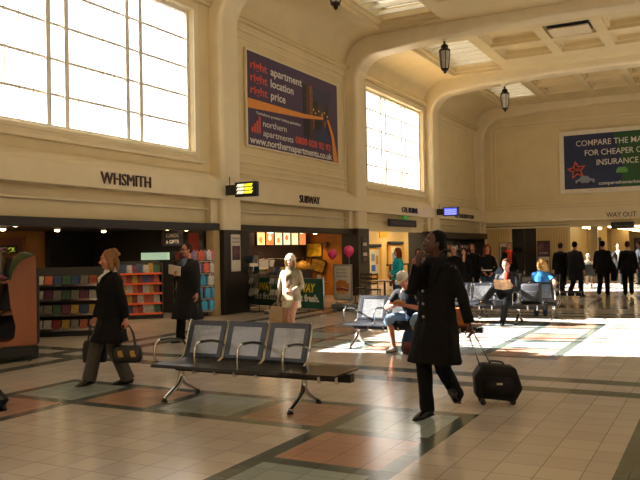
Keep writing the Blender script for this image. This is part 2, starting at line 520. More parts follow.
# end wall with its openings
EY = 41.0
bm = BM()
bx(bm, -12.1, -6.95, EY, EY+.3, 2.62, 9.7); bx(bm, -6.95, 3.1, EY, EY+.3, 2.62, 9.7)
bx(bm, -12.1, -11.2, EY, EY+.3, 0, 2.62); bx(bm, -8.72, -6.95, EY, EY+.3, 0, 2.62)
bx(bm, -11.2, -10.05, EY, EY+.3, 0, 2.62); bx(bm, -10.05, -8.72, EY+.35, EY+.5, 0, 2.7)
bx(bm, 1.9, 3.1, EY, EY+.3, 0, 2.62)
struct('wall_end', bm, CREAM)
bm = BM()
bx(bm, -11.8, 2.8, EY-.3, EY, 2.95, 3.45); bx(bm, -11.8, 2.8, EY-.2, EY, 3.45, 3.56); bx(bm, -11.8, 2.8, EY-.1, EY, 3.56, 3.65)
bx(bm, -11.8, 2.8, EY-.14, EY, 2.62, 2.72)
def arch_frame(bm, x0, x1, z0, z1, r, w, y0, y1):
    pts = [(x0, z0)]
    for k in range(7):
        a = PI - k/6*PI/2; pts.append((x0+r+r*math.cos(a), z1-r+r*math.sin(a)))
    for k in range(7):
        a = PI/2 - k/6*PI/2; pts.append((x1-r+r*math.cos(a), z1-r+r*math.sin(a)))
    pts.append((x1, z0))
    n = len(pts); ring = []
    cx, cz = (x0+x1)/2, (z0+z1)/2
    for p in pts:
        sx = w if p[0] < cx else -w
        inn = (p[0]+sx*(1 if abs(p[0]-cx) > (x1-x0)/2-r-1e-6 else 1), p[1]-(w if p[1] > cz else -w))
        ring.append((p, inn))
    V = [[bm.verts.new((q[0], y, q[1])) for q in (p, i)] for p, i in ring for y in (y0, y1)]
    for k in range(n):
        a0, a1 = V[2*k], V[2*k+1]; b0, b1 = V[(2*k+2) % (2*n)], V[(2*k+3) % (2*n)]
        bm.faces.new((a0[0], a0[1], b0[1], b0[0])); bm.faces.new((a0[1], a1[1], b1[1], b0[1])); bm.faces.new((a0[0], b0[0], b1[0], a1[0]))
arch_frame(bm, -11.1, 2.1, 3.72, 8.35, .5, .08, EY-.06, EY)
arch_frame(bm, -10.85, 1.85, 3.9, 8.15, .45, .05, EY-.04, EY)
struct('trim_60', bm, CREAM2)
# fluted cladding either side of the black doors
bm = BM()
FL = mat('fluted_cladding_paint', 'c9ab72', .5, 0, .05, 3)
def flutes(x0, x1, z0, z1):
    n = int((x1-x0)/.13)
    for k in range(n):
        a = x0+(x1-x0)*(k+.18)/n; b = x0+(x1-x0)*(k+.82)/n
        bx(bm, a, b, EY-.06, EY, z0, z1)
flutes(-11.35, -10.12, .2, 2.62); flutes(-8.66, -7.05, .2, 2.62)
struct('trim_61', bm, FL)
bm = BM(); bx(bm, -11.4, -7.0, EY-.12, EY-.02, 2.68, 2.76); struct('trim_62', bm, DARK)
bm = BM(); bx(bm, -11.4, -10.1, EY-.1, EY, 0, .2); bx(bm, -8.68, -7.0, EY-.1, EY, 0, .2); struct('baseboard_end', bm, DARK)
for k, x in enumerate((-10.05, -9.385)):
    bm = BM(); bx(bm, x+.01, x+.655, EY+.12, EY+.18, 0, 2.62)
    d = struct('door_%d' % (k+1), bm, mat('black_door_paint', '0d0b0a', .35))
    bm = BM(); bx(bm, x+.12, x+.54, EY+.1, EY+.12, 1.35, 1.6); struct('door_panel', bm, mat('dark_glass', '1a1d1c', .1), d)
    bm = BM(); tube(bm, [(x+(.58 if k == 0 else .08), EY+.06, .95), (x+(.58 if k == 0 else .08), EY+.06, 1.25)], .015)
    struct('door_handle', bm, STEEL, d)
# hallway beyond the way-out opening
bm = BM()
bx(bm, -7.2, -7.0, EY+.3, 60, 0, 2.75); bx(bm, 1.9, 2.1, EY+.3, 60, 0, 2.75); bx(bm, -7.2, 2.1, 60, 60.3, 0, 2.75)
struct('wall_hallway', bm, CREAMD)
bm = BM(); bx(bm, -7.2, 2.1, EY+.3, 60.3, 2.7, 2.85); struct('ceiling_hallway', bm, CREAMD)
bm = BM()
bx(bm, -5.95, -5.6, EY+.02, EY+.3, 0, 2.62); bx(bm, -1.5, -1.15, EY+.02, EY+.3, 0, 2.62)
struct('trim_63', bm, CREAMD, None, bevel=.01)
bm = BM(); bx(bm, -6.95, -5.9, 47, 47.2, 0, 2.7); bx(bm, -5.9, -4.9, 49, 49.2, 0, 2.7); struct('wall_hallway_partition', bm, CREAMD)
bm = BM(); bx(bm, -5.6, -1.2, 59.6, 59.8, 0, 2.15); struct('door_3', bm, DARK)
bm = BM(); bx(bm, -6.7, -6.2, 46.9, 47, 0, 2.1); struct('door_4', bm, DARK)
LAMPW = mat('lamp_glow', 'ffe9b8', .5, emit='ffdf9e', es=9)
def disc_light(name, loc, r, label, grp, energy=0, col=(1, .75, .45), spot=False, glow=None, drop=.045):
    t = thing(name, label, 'light', loc, 0, grp)
    bm = BM(); lathe(bm, [(r*1.15, 0), (r*1.2, -.012), (r*1.02, -.02), (r*.6, -.022)], n=16); obj('rim', bm, CHROME, t, smooth=True)
    bm = BM(); lathe(bm, [(r*.9, -.02), (r*.88, -drop), (r*.6, -drop-.02), (.001, -drop-.025)], n=16); obj('bulb', bm, glow or LAMPW, t)
    if energy:
        l = bpy.data.lights.new('bulb_light', 'SPOT' if spot else 'POINT'); l.energy = energy; l.color = col; l.shadow_soft_size = .06
        if spot: l.spot_size = 2.3; l.spot_blend = .6
        lo = bpy.data.objects.new('bulb_light', l); COL.objects.link(lo); lo.parent = t; lo.location = (0, 0, -drop-.06)
    return t
hl = None
for i, y in enumerate((42.3, 44.2, 46.2, 48.6, 51.2, 54.2, 57.4)):
    for j, x in enumerate((-6.3, -5.0, -3.7, -2.4, -1.1, .2)):
        if i >= 3 and x < -5.5: continue
        if hl is None:
            hl = disc_light('ceiling_light', (x, y, 2.7), .27, 'round glowing downlight in the hallway ceiling beyond the way out', 'downlights in the hallway ceiling', drop=.13)
        else: dup(hl, (x, y, 2.7))
for y in (44, 49, 55):
    l = bpy.data.lights.new('hall_lamp', 'AREA'); l.size = 3; l.energy = 70; l.color = (1, .78, .45)
    o = bpy.data.objects.new('hall_lamp', l); COL.objects.link(o); o.location = (-3, y, 2.6)

# ------------------------------------------------------------------ shops in the left wall
# shopfront headers and dark pilaster cladding
bm = BM(); bx(bm, -11.95, -11.55, 4.0, 16.5, 2.2, 2.38); bx(bm, -11.95, -11.55, 16.5, 24.9, 2.2, 2.38)
struct('trim_70', bm, DARK, None, bevel=.01)
bm = BM(); bx(bm, -12.05, -11.38, 16.0, 17.2, 0, 2.22); struct('trim_71', bm, DARK, None, bevel=.015)
bm = BM(); bx(bm, -12.05, -11.38, 24.2, 25.15, 0, 2.4); struct('trim_72', bm, DARK, None, bevel=.015)
bm = BM(); bx(bm, -11.75, -11.5, 15.72, 15.98, 0, 2.2); struct('trim_73', bm, CREAMD, None, bevel=.01)
NW = mat('newsagent_tan_wall', 'a8763c', .6); NWD = mat('newsagent_dark_wall', '15110f', .6)
bm = BM(); bx(bm, -16.6, -16.4, 4, 16.3, 0, 2.6); bx(bm, -16.6, -11.9, 3.9, 4, 0, 2.6); struct('wall_shop_back', bm, NW)
bm = BM(); bx(bm, -16.6, -12.0, 16.25, 16.35, 0, 2.6); struct('wall_shop_side', bm, NWD)
bm = BM(); bx(bm, -16.6, -12.0, 4, 25, 2.3, 2.4); struct('ceiling_shop', bm, NWD)
bm = BM(); bx(bm, -16.4, -16.3, 12.75, 13.8, 0, 2.12); struct('door_5', bm, mat('brown_door', '5a2e14', .4))
bm = BM(); bx(bm, -16.4, -16.28, 12.68, 12.75, 0, 2.18); bx(bm, -16.4, -16.28, 13.8, 13.87, 0, 2.18); bx(bm, -16.4, -16.28, 12.68, 13.87, 2.12, 2.18); struct('trim_74', bm, mat('door_frame_wood', '7d5326', .5))
bm = BM(); bx(bm, -16.38, -16.2, 14.6, 16.25, 1.2, 2.3); struct('wall_shop_panel', bm, NWD)
# sandwich shop
OR = mat('sandwich_shop_ochre_wall', 'b9711c', .5, var=.25, scale=2)
bm = BM(); bx(bm, -16.4, -12.0, 24.3, 24.45, 0, 2.5); struct('wall_shop_ochre', bm, OR)
bm = BM(); bx(bm, -16.6, -16.4, 16.4, 24.4, 0, 2.5); struct('wall_shop_kitchen', bm, mat('kitchen_dark_wall', '2b1a10', .6))
# ticket hall recess
TW = mat('ticket_recess_wall', 'e0bd7c', .5, var=.05)
bm = BM(); bx(bm, -14.7, -14.5, 24.45, 41, 0, 2.9); bx(bm, -14.5, -12.0, 40.9, 41, 0, 2.9); struct('wall_ticket_recess', bm, TW)
bm = BM(); bx(bm, -14.7, -11.9, 24.45, 41, 2.9, 3.0); struct('ceiling_ticket_recess', bm, TW)
# news kiosk with a dark header under the last bay
bm = BM(); bx(bm, -12.4, -11.15, 32.0, 40.2, 2.08, 2.38); bx(bm, -11.9, -11.36, 32.3, 33.35, 0, 2.08); struct('trim_75', bm, DARK, None, bevel=.01)
bm = BM(); bx(bm, -12.5, -12.4, 32.0, 40.2, 0, 2.4); bx(bm, -12.4, -11.3, 40.1, 40.2, 0, 2.1); bx(bm, -12.5, -11.2, 31.9, 32.0, 0, 2.4); struct('wall_kiosk', bm, mat('kiosk_dark_wall', '1a1310', .6))
#@@PART2
# ------------------------------------------------------------------ signs and posters
SIGNM = mat('dark_red_sign_metal', '3a1613', .4); SIGNB = mat('dark_sign_metal', '1e1210', .4)
def wall_sign(txt, face, origin, size, width, label, m=SIGNM, bold=0):
    t = thing('sign_lettering', label, 'sign', origin)
    lettering(txt, size, face, (0, 0, 0), m, t, depth=.03, bold=bold, width=width, name='letters')
    return t
wall_sign('WHSMITH', '+x', (-11.36, 11.62, 3.12), .36, 1.55, 'dark red raised letters of the newsagent sign on the cream fascia, nearest the camera')
wall_sign('SUBWAY', '+x', (-11.36, 20.0, 3.12), .34, 1.3, 'dark red raised letters of the sandwich shop sign below the purple poster')
wall_sign('CAL BURNS', '+x', (-11.36, 28.4, 3.13), .32, 1.75, 'dark raised letters on the fascia under the second window', SIGNB)
wall_sign('WETHERSPOON', '+x', (-11.36, 35.2, 3.13), .3, 3.2, 'dark raised letters of the pub sign beside the blue screen', SIGNB)
wall_sign('WAY OUT', '-y', (-5.1, EY-.33, 3.06), .36, 1.42, 'dark raised way out letters on the end wall fascia', SIGNB)

def board(name, label, cat, face, x, y, z0, z1, w, m, depth=.05, frame=None, fw=.08):
    """flat board; origin at lower left corner as read"""
    t = thing(name, label, cat, (x, y, z0))
    bm = BM()
    if face == '+x': bx(bm, -depth, 0, 0, w, 0, z1-z0)
    else: bx(bm, 0, w, 0, depth, 0, z1-z0)
    obj('board', bm, m, t)
    if frame:
        bm = BM()
        def F(a, b, c, d):
            if face == '+x': bx(bm, -depth, .03, a, b, c, d)
            else: bx(bm, a, b, -.03, depth, c, d)
        h = z1-z0
        F(-fw, 0, -fw, h+fw); F(w, w+fw, -fw, h+fw); F(0, w, -fw, 0); F(0, w, h, h+fw)
        obj('frame', bm, frame, t, bevel=.015)
    return t
def flat(t, name, face, pts, m, lift=.004, depth=.004):
    bm = BM()
    if face == '+x': prism(bm, pts, lift, lift+depth, 'x')
    else: prism(bm, pts, -lift-depth, -lift, 'y')
    return obj(name, bm, m, t)
def circle(cx, cz, r, n=14): return [(cx+r*math.cos(2*PI*k/n), cz+r*math.sin(2*PI*k/n)) for k in range(n)]
PURP = mat('poster_purple', '3d2a52', .45, var=.05); WH = mat('print_white', 'd8d4cc', .5, var=.03)
ORG = mat('print_orange', 'd98a3a', .5, var=.06); REDP = mat('print_red', 'd2503a', .5, var=.04)
NIGHT = mat('print_night_blue', '262c50', .5, var=.3, scale=2); LIGHTS = mat('print_city_lights', 'b8743a', .5, var=.8, scale=14, stretch=(1, 1, .4))
NBLACK = mat('print_black', '120e16', .5)
t = board('advert_poster', 'large purple flat-letting advert poster with a river night view high on the left wall', 'poster', '+x', -11.73, 17.72, 4.68, 7.38, 5.68, PURP, .05, CREAM2, .06)
def L(s, size, y, z, m, w=None, bold=.004): return lettering(s, size, '+x', (.012, y, z), m, t, depth=.004, bold=bold, width=w, name='lettering')
for i, wd_ in enumerate(('apartment', 'location', 'price')):
    z = 2.22-.36*i
    L('right', .34, .18, z, REDP, .92, .006); L(wd_, .34, 1.28, z, WH, (1.9, 1.35, .85)[i], .006)
flat(t, 'river_picture', '+x', [(3.25, .55), (5.2, .55), (5.2, 2.35), (3.25, 2.35)], NIGHT, .002)
rb = random.Random(5); xx = 3.27
BD = [NBLACK, mat('print_brick_dusk', '4a2c26', .5, var=.5, scale=12), mat('print_amber_windows', '7a4a28', .5, var=.8, scale=16), NBLACK]
k = 0
while xx < 5.1:
    w_ = rb.uniform(.12, .24); h_ = (.95 if xx < 3.8 else (.55 if xx < 4.3 else (.3 if xx < 4.7 else .6)))*rb.uniform(.75, 1.05)
    flat(t, 'printed_building', '+x', [(xx, 1.38), (min(5.2, xx+w_), 1.38), (min(5.2, xx+w_), 1.38+h_), (xx, 1.38+h_)], BD[k % 4], .006)
    flat(t, 'printed_reflection', '+x', [(xx, 1.32), (min(5.2, xx+w_), 1.32), (min(5.2, xx+w_*.9), 1.32-h_*.7), (xx+.02, 1.32-h_*.75)], BD[(k+3) % 4], .006)
    if 3.7 < xx < 4.9: flat(t, 'printed_lamp', '+x', circle(xx+.05, 1.5+.1*(k % 2), .04, 8), mat('print_lamp_yellow', 'e8c070', .5), .012)
    xx += w_; k += 1
flat(t, 'orange_band', '+x', [(.02, 1.33), (.02, 1.05), (3.3, 1.22), (4.6, 1.36), (4.6, 1.44), (3.3, 1.36)], ORG, .017)
flat(t, 'orange_stripe', '+x', [(4.85, 1.4), (5.0, 1.4), (5.35, .9), (5.66, .02), (5.3, .02), (5.2, .8)], ORG, .017)
L('Yorkshires premier letting specialists', .12, .45, .93, WH, 2.6, .001)
for k, h in enumerate((.16, .26, .36, .5)):
    flat(t, 'logo_bar', '+x', [(.2+k*.13, .38), (.29+k*.13, .38), (.29+k*.13, .38+h), (.2+k*.13, .38+h)], REDP, .01)
L('northern', .27, .82, .62, WH, 1.35, .001); L('apartments', .27, .82, .34, WH, 1.75, .001)
L('0800 028 92 92', .3, 2.7, .36, REDP, 2.42, .008)
L('www.northernapartments.co.uk', .3, .1, .06, WH, 5.1, .006)

BLU = mat('print_blue', '0f2048', .45, var=.1, scale=1); GRN = mat('print_green', '184c24', .45, var=.12, scale=1)
t = board('advert_billboard', 'blue and green insurance billboard in a white rounded frame high on the end wall', 'poster', '-y', -7.15, EY-.14, 4.6, 7.42, 5.3, BLU, .1, mat('billboard_frame_white', 'd9cfb8', .4), .24)
flat(t, 'green_panel', '-y', [(2.75, .02), (5.28, .02), (5.28, 2.8), (2.45, 2.8), (2.9, 1.2)], GRN, .003)
def L2(s, size, x, z, m, w, bold=.002): return lettering(s, size, '-y', (x, -.02, z), m, t, depth=.006, bold=bold, width=w, name='lettering')
L2('COMPARE THE MARKET', .42, .62, 2.22, WH, 4.1); L2('FOR CHEAPER CAR', .42, 1.05, 1.7, WH, 3.2); L2('INSURANCE', .42, 1.62, 1.18, WH, 2.0)
L2('comparethemarket.com', .24, 1.7, .16, WH, 2.5, .003)
star = []
for k in range(10):
    a = PI/2+k*PI/5+.15; rr = .5 if k % 2 == 0 else .23; star.append((.62+rr*math.cos(a), .98+rr*math.sin(a)))
flat(t, 'red_star', '-y', star, REDP, .01)
flat(t, 'star_centre', '-y', [(.62+(x-.62)*.72, .98+(z-.98)*.72) for x, z in star], NBLACK, .016)
L2('£50', .2, .46, .93, REDP, .32)
CARP = mat('print_silver', '7d8798', .4)
flat(t, 'printed_car', '-y', [(.55, .3), (1.5, .3), (1.5, .48), (1.3, .52), (1.15, .66), (.85, .66), (.7, .5), (.55, .46)], CARP, .01)
flat(t, 'printed_car', '-y', [(2.55, .72), (3.1, .72), (3.1, .86), (3.0, 1.0), (2.65, 1.0), (2.55, .86)], mat('print_leaf', '5f9a4c', .4), .01)
for x in (.74, 1.32): flat(t, 'printed_wheel', '-y', circle(x, .3, .09), NBLACK, .018)
# lettered plates and screens
t = thing('hanging_sign', 'black way out plate hung above the hallway opening', 'sign', (-4.9, EY-.3, 2.46))
bm = BM(); bx(bm, 0, 1.1, 0, .08, 0, .34); obj('plate', bm, BLACK, t, bevel=.01)
lettering('Way out', .17, '-y', (.12, -.006, .1), mat('faint_print', '6b6048', .5), t, depth=.004, width=.85)
t = thing('hanging_sign', 'long black plate with small pale print hung over the ticket hall entrance', 'sign', (-11.55, 27.5, 2.55))
bm = BM(); bx(bm, -.08, 0, 0, 3.0, 0, .3); obj('plate', bm, mat('dark_plate', '191620', .4), t, bevel=.01)
lettering('Ticket machines and toilets', .15, '+x', (.006, .3, .09), mat('grey_print', '77757c', .5), t, depth=.004, width=2.4)
bm = BM(); bx(bm, -11.62, -11.55, 29.1, 29.5, 2.86, 3.0)
tag(obj('emergency_exit_sign', bm, mat('exit_green', '3f8a3c', .4, emit='4fae46', es=.4)), 'small green sign above the black ticket hall plate', 'sign')
def screen(x, y, z, w, h, label, glowm, rows, cat='screen'):
    t = thing('information_screen', label, cat, (x, y, z))
    bm = BM(); bx(bm, 0, w, 0, .14, 0, h); obj('case', bm, BLACK, t, bevel=.012)
    bm = BM(); bx(bm, -.3, 0, .03, .11, .06, h-.06); tube(bm, [(-.2, .07, h-.06), (-.2, .07, h+.16)], .012); obj('bracket', bm, DARK, t)
    for i, (m_, x0, x1, z0, z1, sk) in enumerate(rows):
        flat(t, 'screen_line', '-y', [(x0*w, z0*h), (x1*w-sk, z0*h), (x1*w, z1*h), (x0*w+sk, z1*h)], m_, .002)
    return t
YG = mat('screen_yellow', 'e8e030', .5, emit='f0e020', es=1.2); WG = mat('screen_white', 'f0f0e0', .5, emit='f2f0d0', es=1.0)
rows = []
for k in range(3):
    z0 = .2+k*.24; rows += [(WG, .08, .48, z0, z0+.18, .05), (YG, .44, .86, z0, z0+.18, .05)]
screen(-11.02, 16.0, 3.05, .66, .38, 'black box sign with glowing white and yellow bars on the first pilaster', YG, rows)
BG = mat('screen_blue', '5a62c8', .5, emit='5560d0', es=1.0); LG = mat('screen_pale', 'c8c8f0', .5, emit='c8c8f8', es=1.3)
screen(-11.0, 32.4, 3.08, .72, .4, 'blue glowing departure screen fixed to the third pilaster', BG,
       [(BG, .08, .92, .1, .9, 0)] + [(LG, .14, .86, .18+.22*k, .26+.22*k, 0) for k in range(3)])

# paper posters on the black shopfront pilasters, end wall boards
PAPER = mat('paper_white', 'cfc8bc', .6, var=.05); PICT = mat('poster_picture', '5a3a40', .5, var=.7, scale=5); PICT2 = mat('poster_picture_warm', 'b0683a', .5, var=.6, scale=7)
PICT3 = mat('poster_picture_violet', '4a2a3e', .5, var=.6, scale=9); GREYP = mat('print_grey', '4a4644', .5)
t = board('wall_poster', 'white advert poster with a dark photo on the black pilaster by the newsagent', 'poster', '-y', -11.3, 15.97, 1.12, 2.1, .42, PAPER, .02)
for ob in [t]: ob.location = (-11.36, 16.3, 1.12); ob.rotation_euler = (0, 0, PI/2)
flat(t, 'picture', '-y', [(.03, .3), (.39, .3), (.39, .68), (.03, .68)], PICT)
lettering('taking you', .08, '-y', (.04, -.006, .86), GREYP, t, depth=.002, width=.34); lettering('to new sites', .08, '-y', (.04, -.006, .76), GREYP, t, depth=.002, width=.34)
t = board('wall_poster', 'narrow white timetable poster on the second black pilaster', 'poster', '+x', -11.36, 24.45, 1.15, 2.1, .5, mat('poster_dark', '262020', .5), .02)
for k in range(5): flat(t, 'printed_block', '+x', [(.1, .08+k*.18), (.42, .08+k*.18), (.42, .2+k*.18), (.1, .2+k*.18)], PAPER if k % 2 else PICT)
for x, z0, z1, lab, mm in ((-10.66, .25, 1.85, 'pale framed notice board standing left of the black double doors', PAPER), (-8.62, 1.13, 1.9, 'upper dark violet framed notice right of the black double doors', PICT3), (-8.62, .2, 1.08, 'lower pale food poster right of the black double doors', PAPER)):
    t = board('notice_board', lab, 'poster', '-y', x, EY-.12, z0, z1, .6, mm, .04, BLACK, .03)
    if mm is PAPER: flat(t, 'picture', '-y', [(.06, .25), (.54, .25), (.54, .68), (.06, .68)], PICT2)
    else:
        flat(t, 'picture', '-y', [(.05, .35), (.3, .3), (.3, .7), (.08, .7)], PICT); lettering('OFFERS', .12, '-y', (.06, -.006, .1), WH, t, depth=.002, width=.48)
    if z1 > 1.8 and mm is PAPER: flat(t, 'picture', '-y', [(.06, .9), (.54, .9), (.54, 1.4), (.06, 1.4)], PICT)

# ------------------------------------------------------------------ hanging lanterns under the arches
def make_lantern():
    t = thing('hanging_lantern', 'dark metal lantern hanging from the second arch, nearest of the full ones', 'lamp', (-8.2, 24.7, 8.8))
    BR = mat('dark_bronze', '2e241c', .4, .7); LGL = mat('lantern_glass', 'b9b3a4', .35, var=.15)
    bm = BM(); lathe(bm, [(.22, .12), (.24, .05), (.1, -.02), (.05, -.06)], n=16); obj('ceiling_rose', bm, CREAM2, t, smooth=True)
    bm = BM(); lathe(bm, [(.04, -.05), (.05, -.08), (.03, -.12), (.1, -.18), (.13, -.22), (.13, -.3), (.2, -.36), (.2, -.4)], n=8); obj('top_cap', bm, BR, t)
    bm = BM(); lathe(bm, [(.17, -.4), (.155, -.7), (.11, -1.0)], n=6); obj('glass_body', bm, LGL, t)
    for k in range(6):
        a = 2*PI*k/6
        bm = BM(); tube(bm, [(r*math.cos(a), r*math.sin(a), z) for r, z in ((.19, -.4), (.17, -.7), (.125, -1.02))], .014, 5); obj('frame_bar', bm, BR, t)
    bm = BM(); lathe(bm, [(.13, -1.0), (.12, -1.05), (.05, -1.1), (.06, -1.13), (.03, -1.16), (.001, -1.18)], n=8); obj('bottom_finial', bm, BR, t)
    return t
lan = make_lantern()
dup(lan, (-8.2, 32.85, 8.75), label='dark metal lantern hanging from the third arch, smaller and further along')
dup(lan, (-8.25, 16.5, 8.75), label='lantern cut by the top edge of the photo under the first arch')

# ------------------------------------------------------------------ shop lights
for (x, y, e_, sz) in ((-15.3, 11.5, 90, 2.5), (-13.2, 21.0, 40, 2.5)):
    l = bpy.data.lights.new('shop_fill_light', 'AREA'); l.size = sz; l.energy = e_; l.color = (1, .68, .36)  # added area fill that brightens the shop interior, no visible fitting
    o = bpy.data.objects.new('shop_fill_light', l); COL.objects.link(o); o.location = (x, y, 2.25)
grp = 'downlights in the newsagent ceiling'
SM = mat('warm_downlight', 'ffe6b4', .5, emit='ffd79a', es=14)
d0 = None
for k, (x, y) in enumerate([(-12.5, 10.4), (-12.3, 11.3), (-12.3, 12.2), (-12.3, 14.0), (-12.5, 15.1), (-12.6, 16.0), (-14.6, 9.5), (-14.6, 11.8), (-14.6, 13.4), (-14.6, 15.0)]):
    if d0 is None: d0 = disc_light('downlight', (x, y, 2.29), .07, 'small warm downlight in the newsagent soffit', grp, 24, (1, .66, .34), True, SM)
    else: dup(d0, (x, y, 2.29))
disc_light('downlight', (-12.3, 13.1, 2.29), .06, 'small red lamp among the newsagent downlights', None, 0, glow=mat('red_lamp', 'ff5a30', .5, emit='ff4a20', es=8))
d1 = None
for (x, y) in ((-12.5, 18.3), (-12.5, 20.2), (-12.5, 22.1), (-12.8, 23.6), (-13.2, 21.2)):
    if d1 is None: d1 = disc_light('downlight', (x, y, 2.29), .09, 'warm downlight in the sandwich shop soffit', 'downlights in the sandwich shop ceiling', 36, (1, .62, .26), True, SM)
    else: dup(d1, (x, y, 2.29))
t1 = None
for y in (27, 30.5, 34, 37.5):  # panel lights added to brighten the recess wall
    l = bpy.data.lights.new('recess_fill_light', 'AREA'); l.shape = 'RECTANGLE'; l.size = .3; l.size_y = 1.4; l.energy = 60; l.color = (1, .86, .58)
    t = thing('ceiling_light', 'added flat white panel light brightening the ticket hall recess', 'light', (-13.3, y, 2.9), 0, 'added panel lights in the ticket hall recess') if t1 is None else None
    if t1 is None:
        t1 = t; bm = BM(); bx(bm, -.17, .17, -.72, .72, -.03, 0); obj('diffuser', bm, LAMPW, t)
    else: t = dup(t1, (-13.3, y, 2.9))
    o = bpy.data.objects.new('recess_fill_light', l); COL.objects.link(o); o.location = (-13.3, y, 2.85)

# ------------------------------------------------------------------ newsagent stock
COVERS = [mat('cover_%d' % i, tuple(.6*q for q in hexc(c)), .45, var=.35, scale=18) for i, c in enumerate(('9c2f26', 'd0cabc', '274a7c', 'c8a03a', '7a2f56', '3e6a48', 'c8603a', '8a8478'))]
def book_mesh(w, h, d, m, name='book'):
    bm = BM(); bx(bm, -w/2, w/2, -d/2, d/2, 0, h); bx(bm, -w/2+.008, w/2-.008, -d/2-.002, -d/2, h*.6, h*.85)
    me = bpy.data.meshes.new(name); bm.to_mesh(me); bm.free(); me.materials.append(m); return me
BOOKS = [book_mesh(.12+.03*(i % 3), .2+.02*(i % 4), .03, COVERS[i]) for i in range(8)]
MAGS = [book_mesh(.15, .2, .012, COVERS[i], 'magazine') for i in range(8)]
COVNAME = ('red', 'cream', 'blue', 'yellow', 'plum', 'green', 'orange', 'grey')
def put(me, name, loc, rz, tilt, label, cat, group):
    o = bpy.data.objects.new(name, me); COL.objects.link(o); o.location = loc; o.rotation_euler = (tilt, 0, rz)
    return tag(o, label, cat, group)
def rack(name, label, cat, loc, rz, W, H, D, tiers, m, edge=None, tilt=0, slope=0):
    """display rack; local -y is the open front"""
    t = thing(name, label, cat, loc, rz)
    bm = BM(); bx(bm, -W/2, W/2, D/2-.03, D/2, 0, H); obj('back_panel', bm, m, t)
    for s in (-1, 1):
        bm = BM(); bx(bm, s*W/2-.015, s*W/2+.015, -D/2, D/2, 0, H*.96); obj('side_panel', bm, m, t)
    bm = BM(); bx(bm, -W/2, W/2, -D/2, D/2, 0, .1); obj('plinth', bm, BLACK, t)
    for k in range(tiers):
        z = .12+k*(H-.2)/tiers
        bm = BM(); bx(bm, -W/2+.015, W/2-.015, -D/2+slope*k, D/2-.03, z, z+.015)
        sh = obj('shelf', bm, m, t)
        bm = BM(); bx(bm, -W/2+.015, W/2-.015, -D/2-.012+slope*k, -D/2+slope*k, z-.01, z+.035)
        obj('shelf_edge', bm, edge or m, sh)
    return t
RACKM = mat('grey_rack', '3a3634', .4); EDGE = mat('orange_lit_shelf_edge', 'c8501e', .4, emit='d8541c', es=.12)  # orange edges with a faint lit glow put into the colour
def fill(loc, rz, W, H, D, tiers, meshes, name, what, group, step, tilt=.25, slope=0, rnd=random, yoff=0):
    c, s = math.cos(rz), math.sin(rz)
    for k in range(tiers):
        z = .12+k*(H-.2)/tiers+.018; n = int((W-.08)/step)
        for j in range(n):
            lx = -W/2+.04+step*(j+.5); ly = -D/2+.05+slope*k+yoff
            i = rnd.randrange(8)
            put(meshes[i], name, (loc[0]+lx*c-ly*s, loc[1]+lx*s+ly*c, loc[2]+z), rz, -tilt,
                '%s %s on %s' % (COVNAME[i], what, group), 'book' if name == 'book' else name, '%s %ss on %s' % (COVNAME[i], name, group))
def rzf(fx, fy): return math.atan2(fy, fx)+PI/2      # local -y turned towards (fx, fy)
# bookshelf with orange edges
a = rzf(.75, -.66)
rack('bookshelf', 'bookshelf with five orange-edged shelves of small books inside the newsagent', 'shelf', (-12.95, 14.55, 0), a, 1.05, 1.45, .42, 5, RACKM, EDGE)
fill((-12.95, 14.55, 0), a, 1.05, 1.45, .42, 5, BOOKS, 'book', 'book', 'the orange-edged bookshelf', .135)
a = rzf(.62, -.78)
rack('magazine_rack', 'grey magazine rack with rows of red covers left of the walking woman', 'rack', (-11.75, 11.1, 0), a, 1.45, 1.38, .5, 4, RACKM, CHROME, slope=.07)
fill((-11.75, 11.1, 0), a, 1.45, 1.38, .5, 4, MAGS, 'magazine', 'magazine', 'the grey rack left of the walking woman', .175, .45, .07)
t = thing('notice_holder', 'chrome stand with a green-lit lamp head rising above the magazine rack', 'sign holder', (-12.85, 10.45, 0))
bm = BM(); tube(bm, [(0, 0, 0), (0, 0, 1.5)], .015); obj('pole', bm, CHROME, t)
bm = BM(); lathe(bm, [(.16, 0), (.16, .02), (.02, .03)], n=14); obj('base', bm, BLACK, t)
bm = BM(); ell(bm, (.0, 0, 1.53), (.12, .06, .04)); obj('lamp_head', bm, mat('aqua_glow', '9fe8d8', .4, emit='9fe8d8', es=1.5), t, smooth=True)
bm = BM(); bx(bm, .05, .3, -.01, .01, 1.25, 1.48); obj('notice', bm, PAPER, t)
a = rzf(.7, -.7)
rack('newspaper_rack', 'low dark newspaper rack beside the wooden flower cart', 'rack', (-11.75, 9.55, 0), a, 1.1, 1.3, .4, 3, RACKM, None, slope=.05)
fill((-11.75, 9.55, 0), a, 1.1, 1.3, .4, 3, MAGS, 'magazine', 'magazine', 'the low rack beside the flower cart', .18, .4, .05)
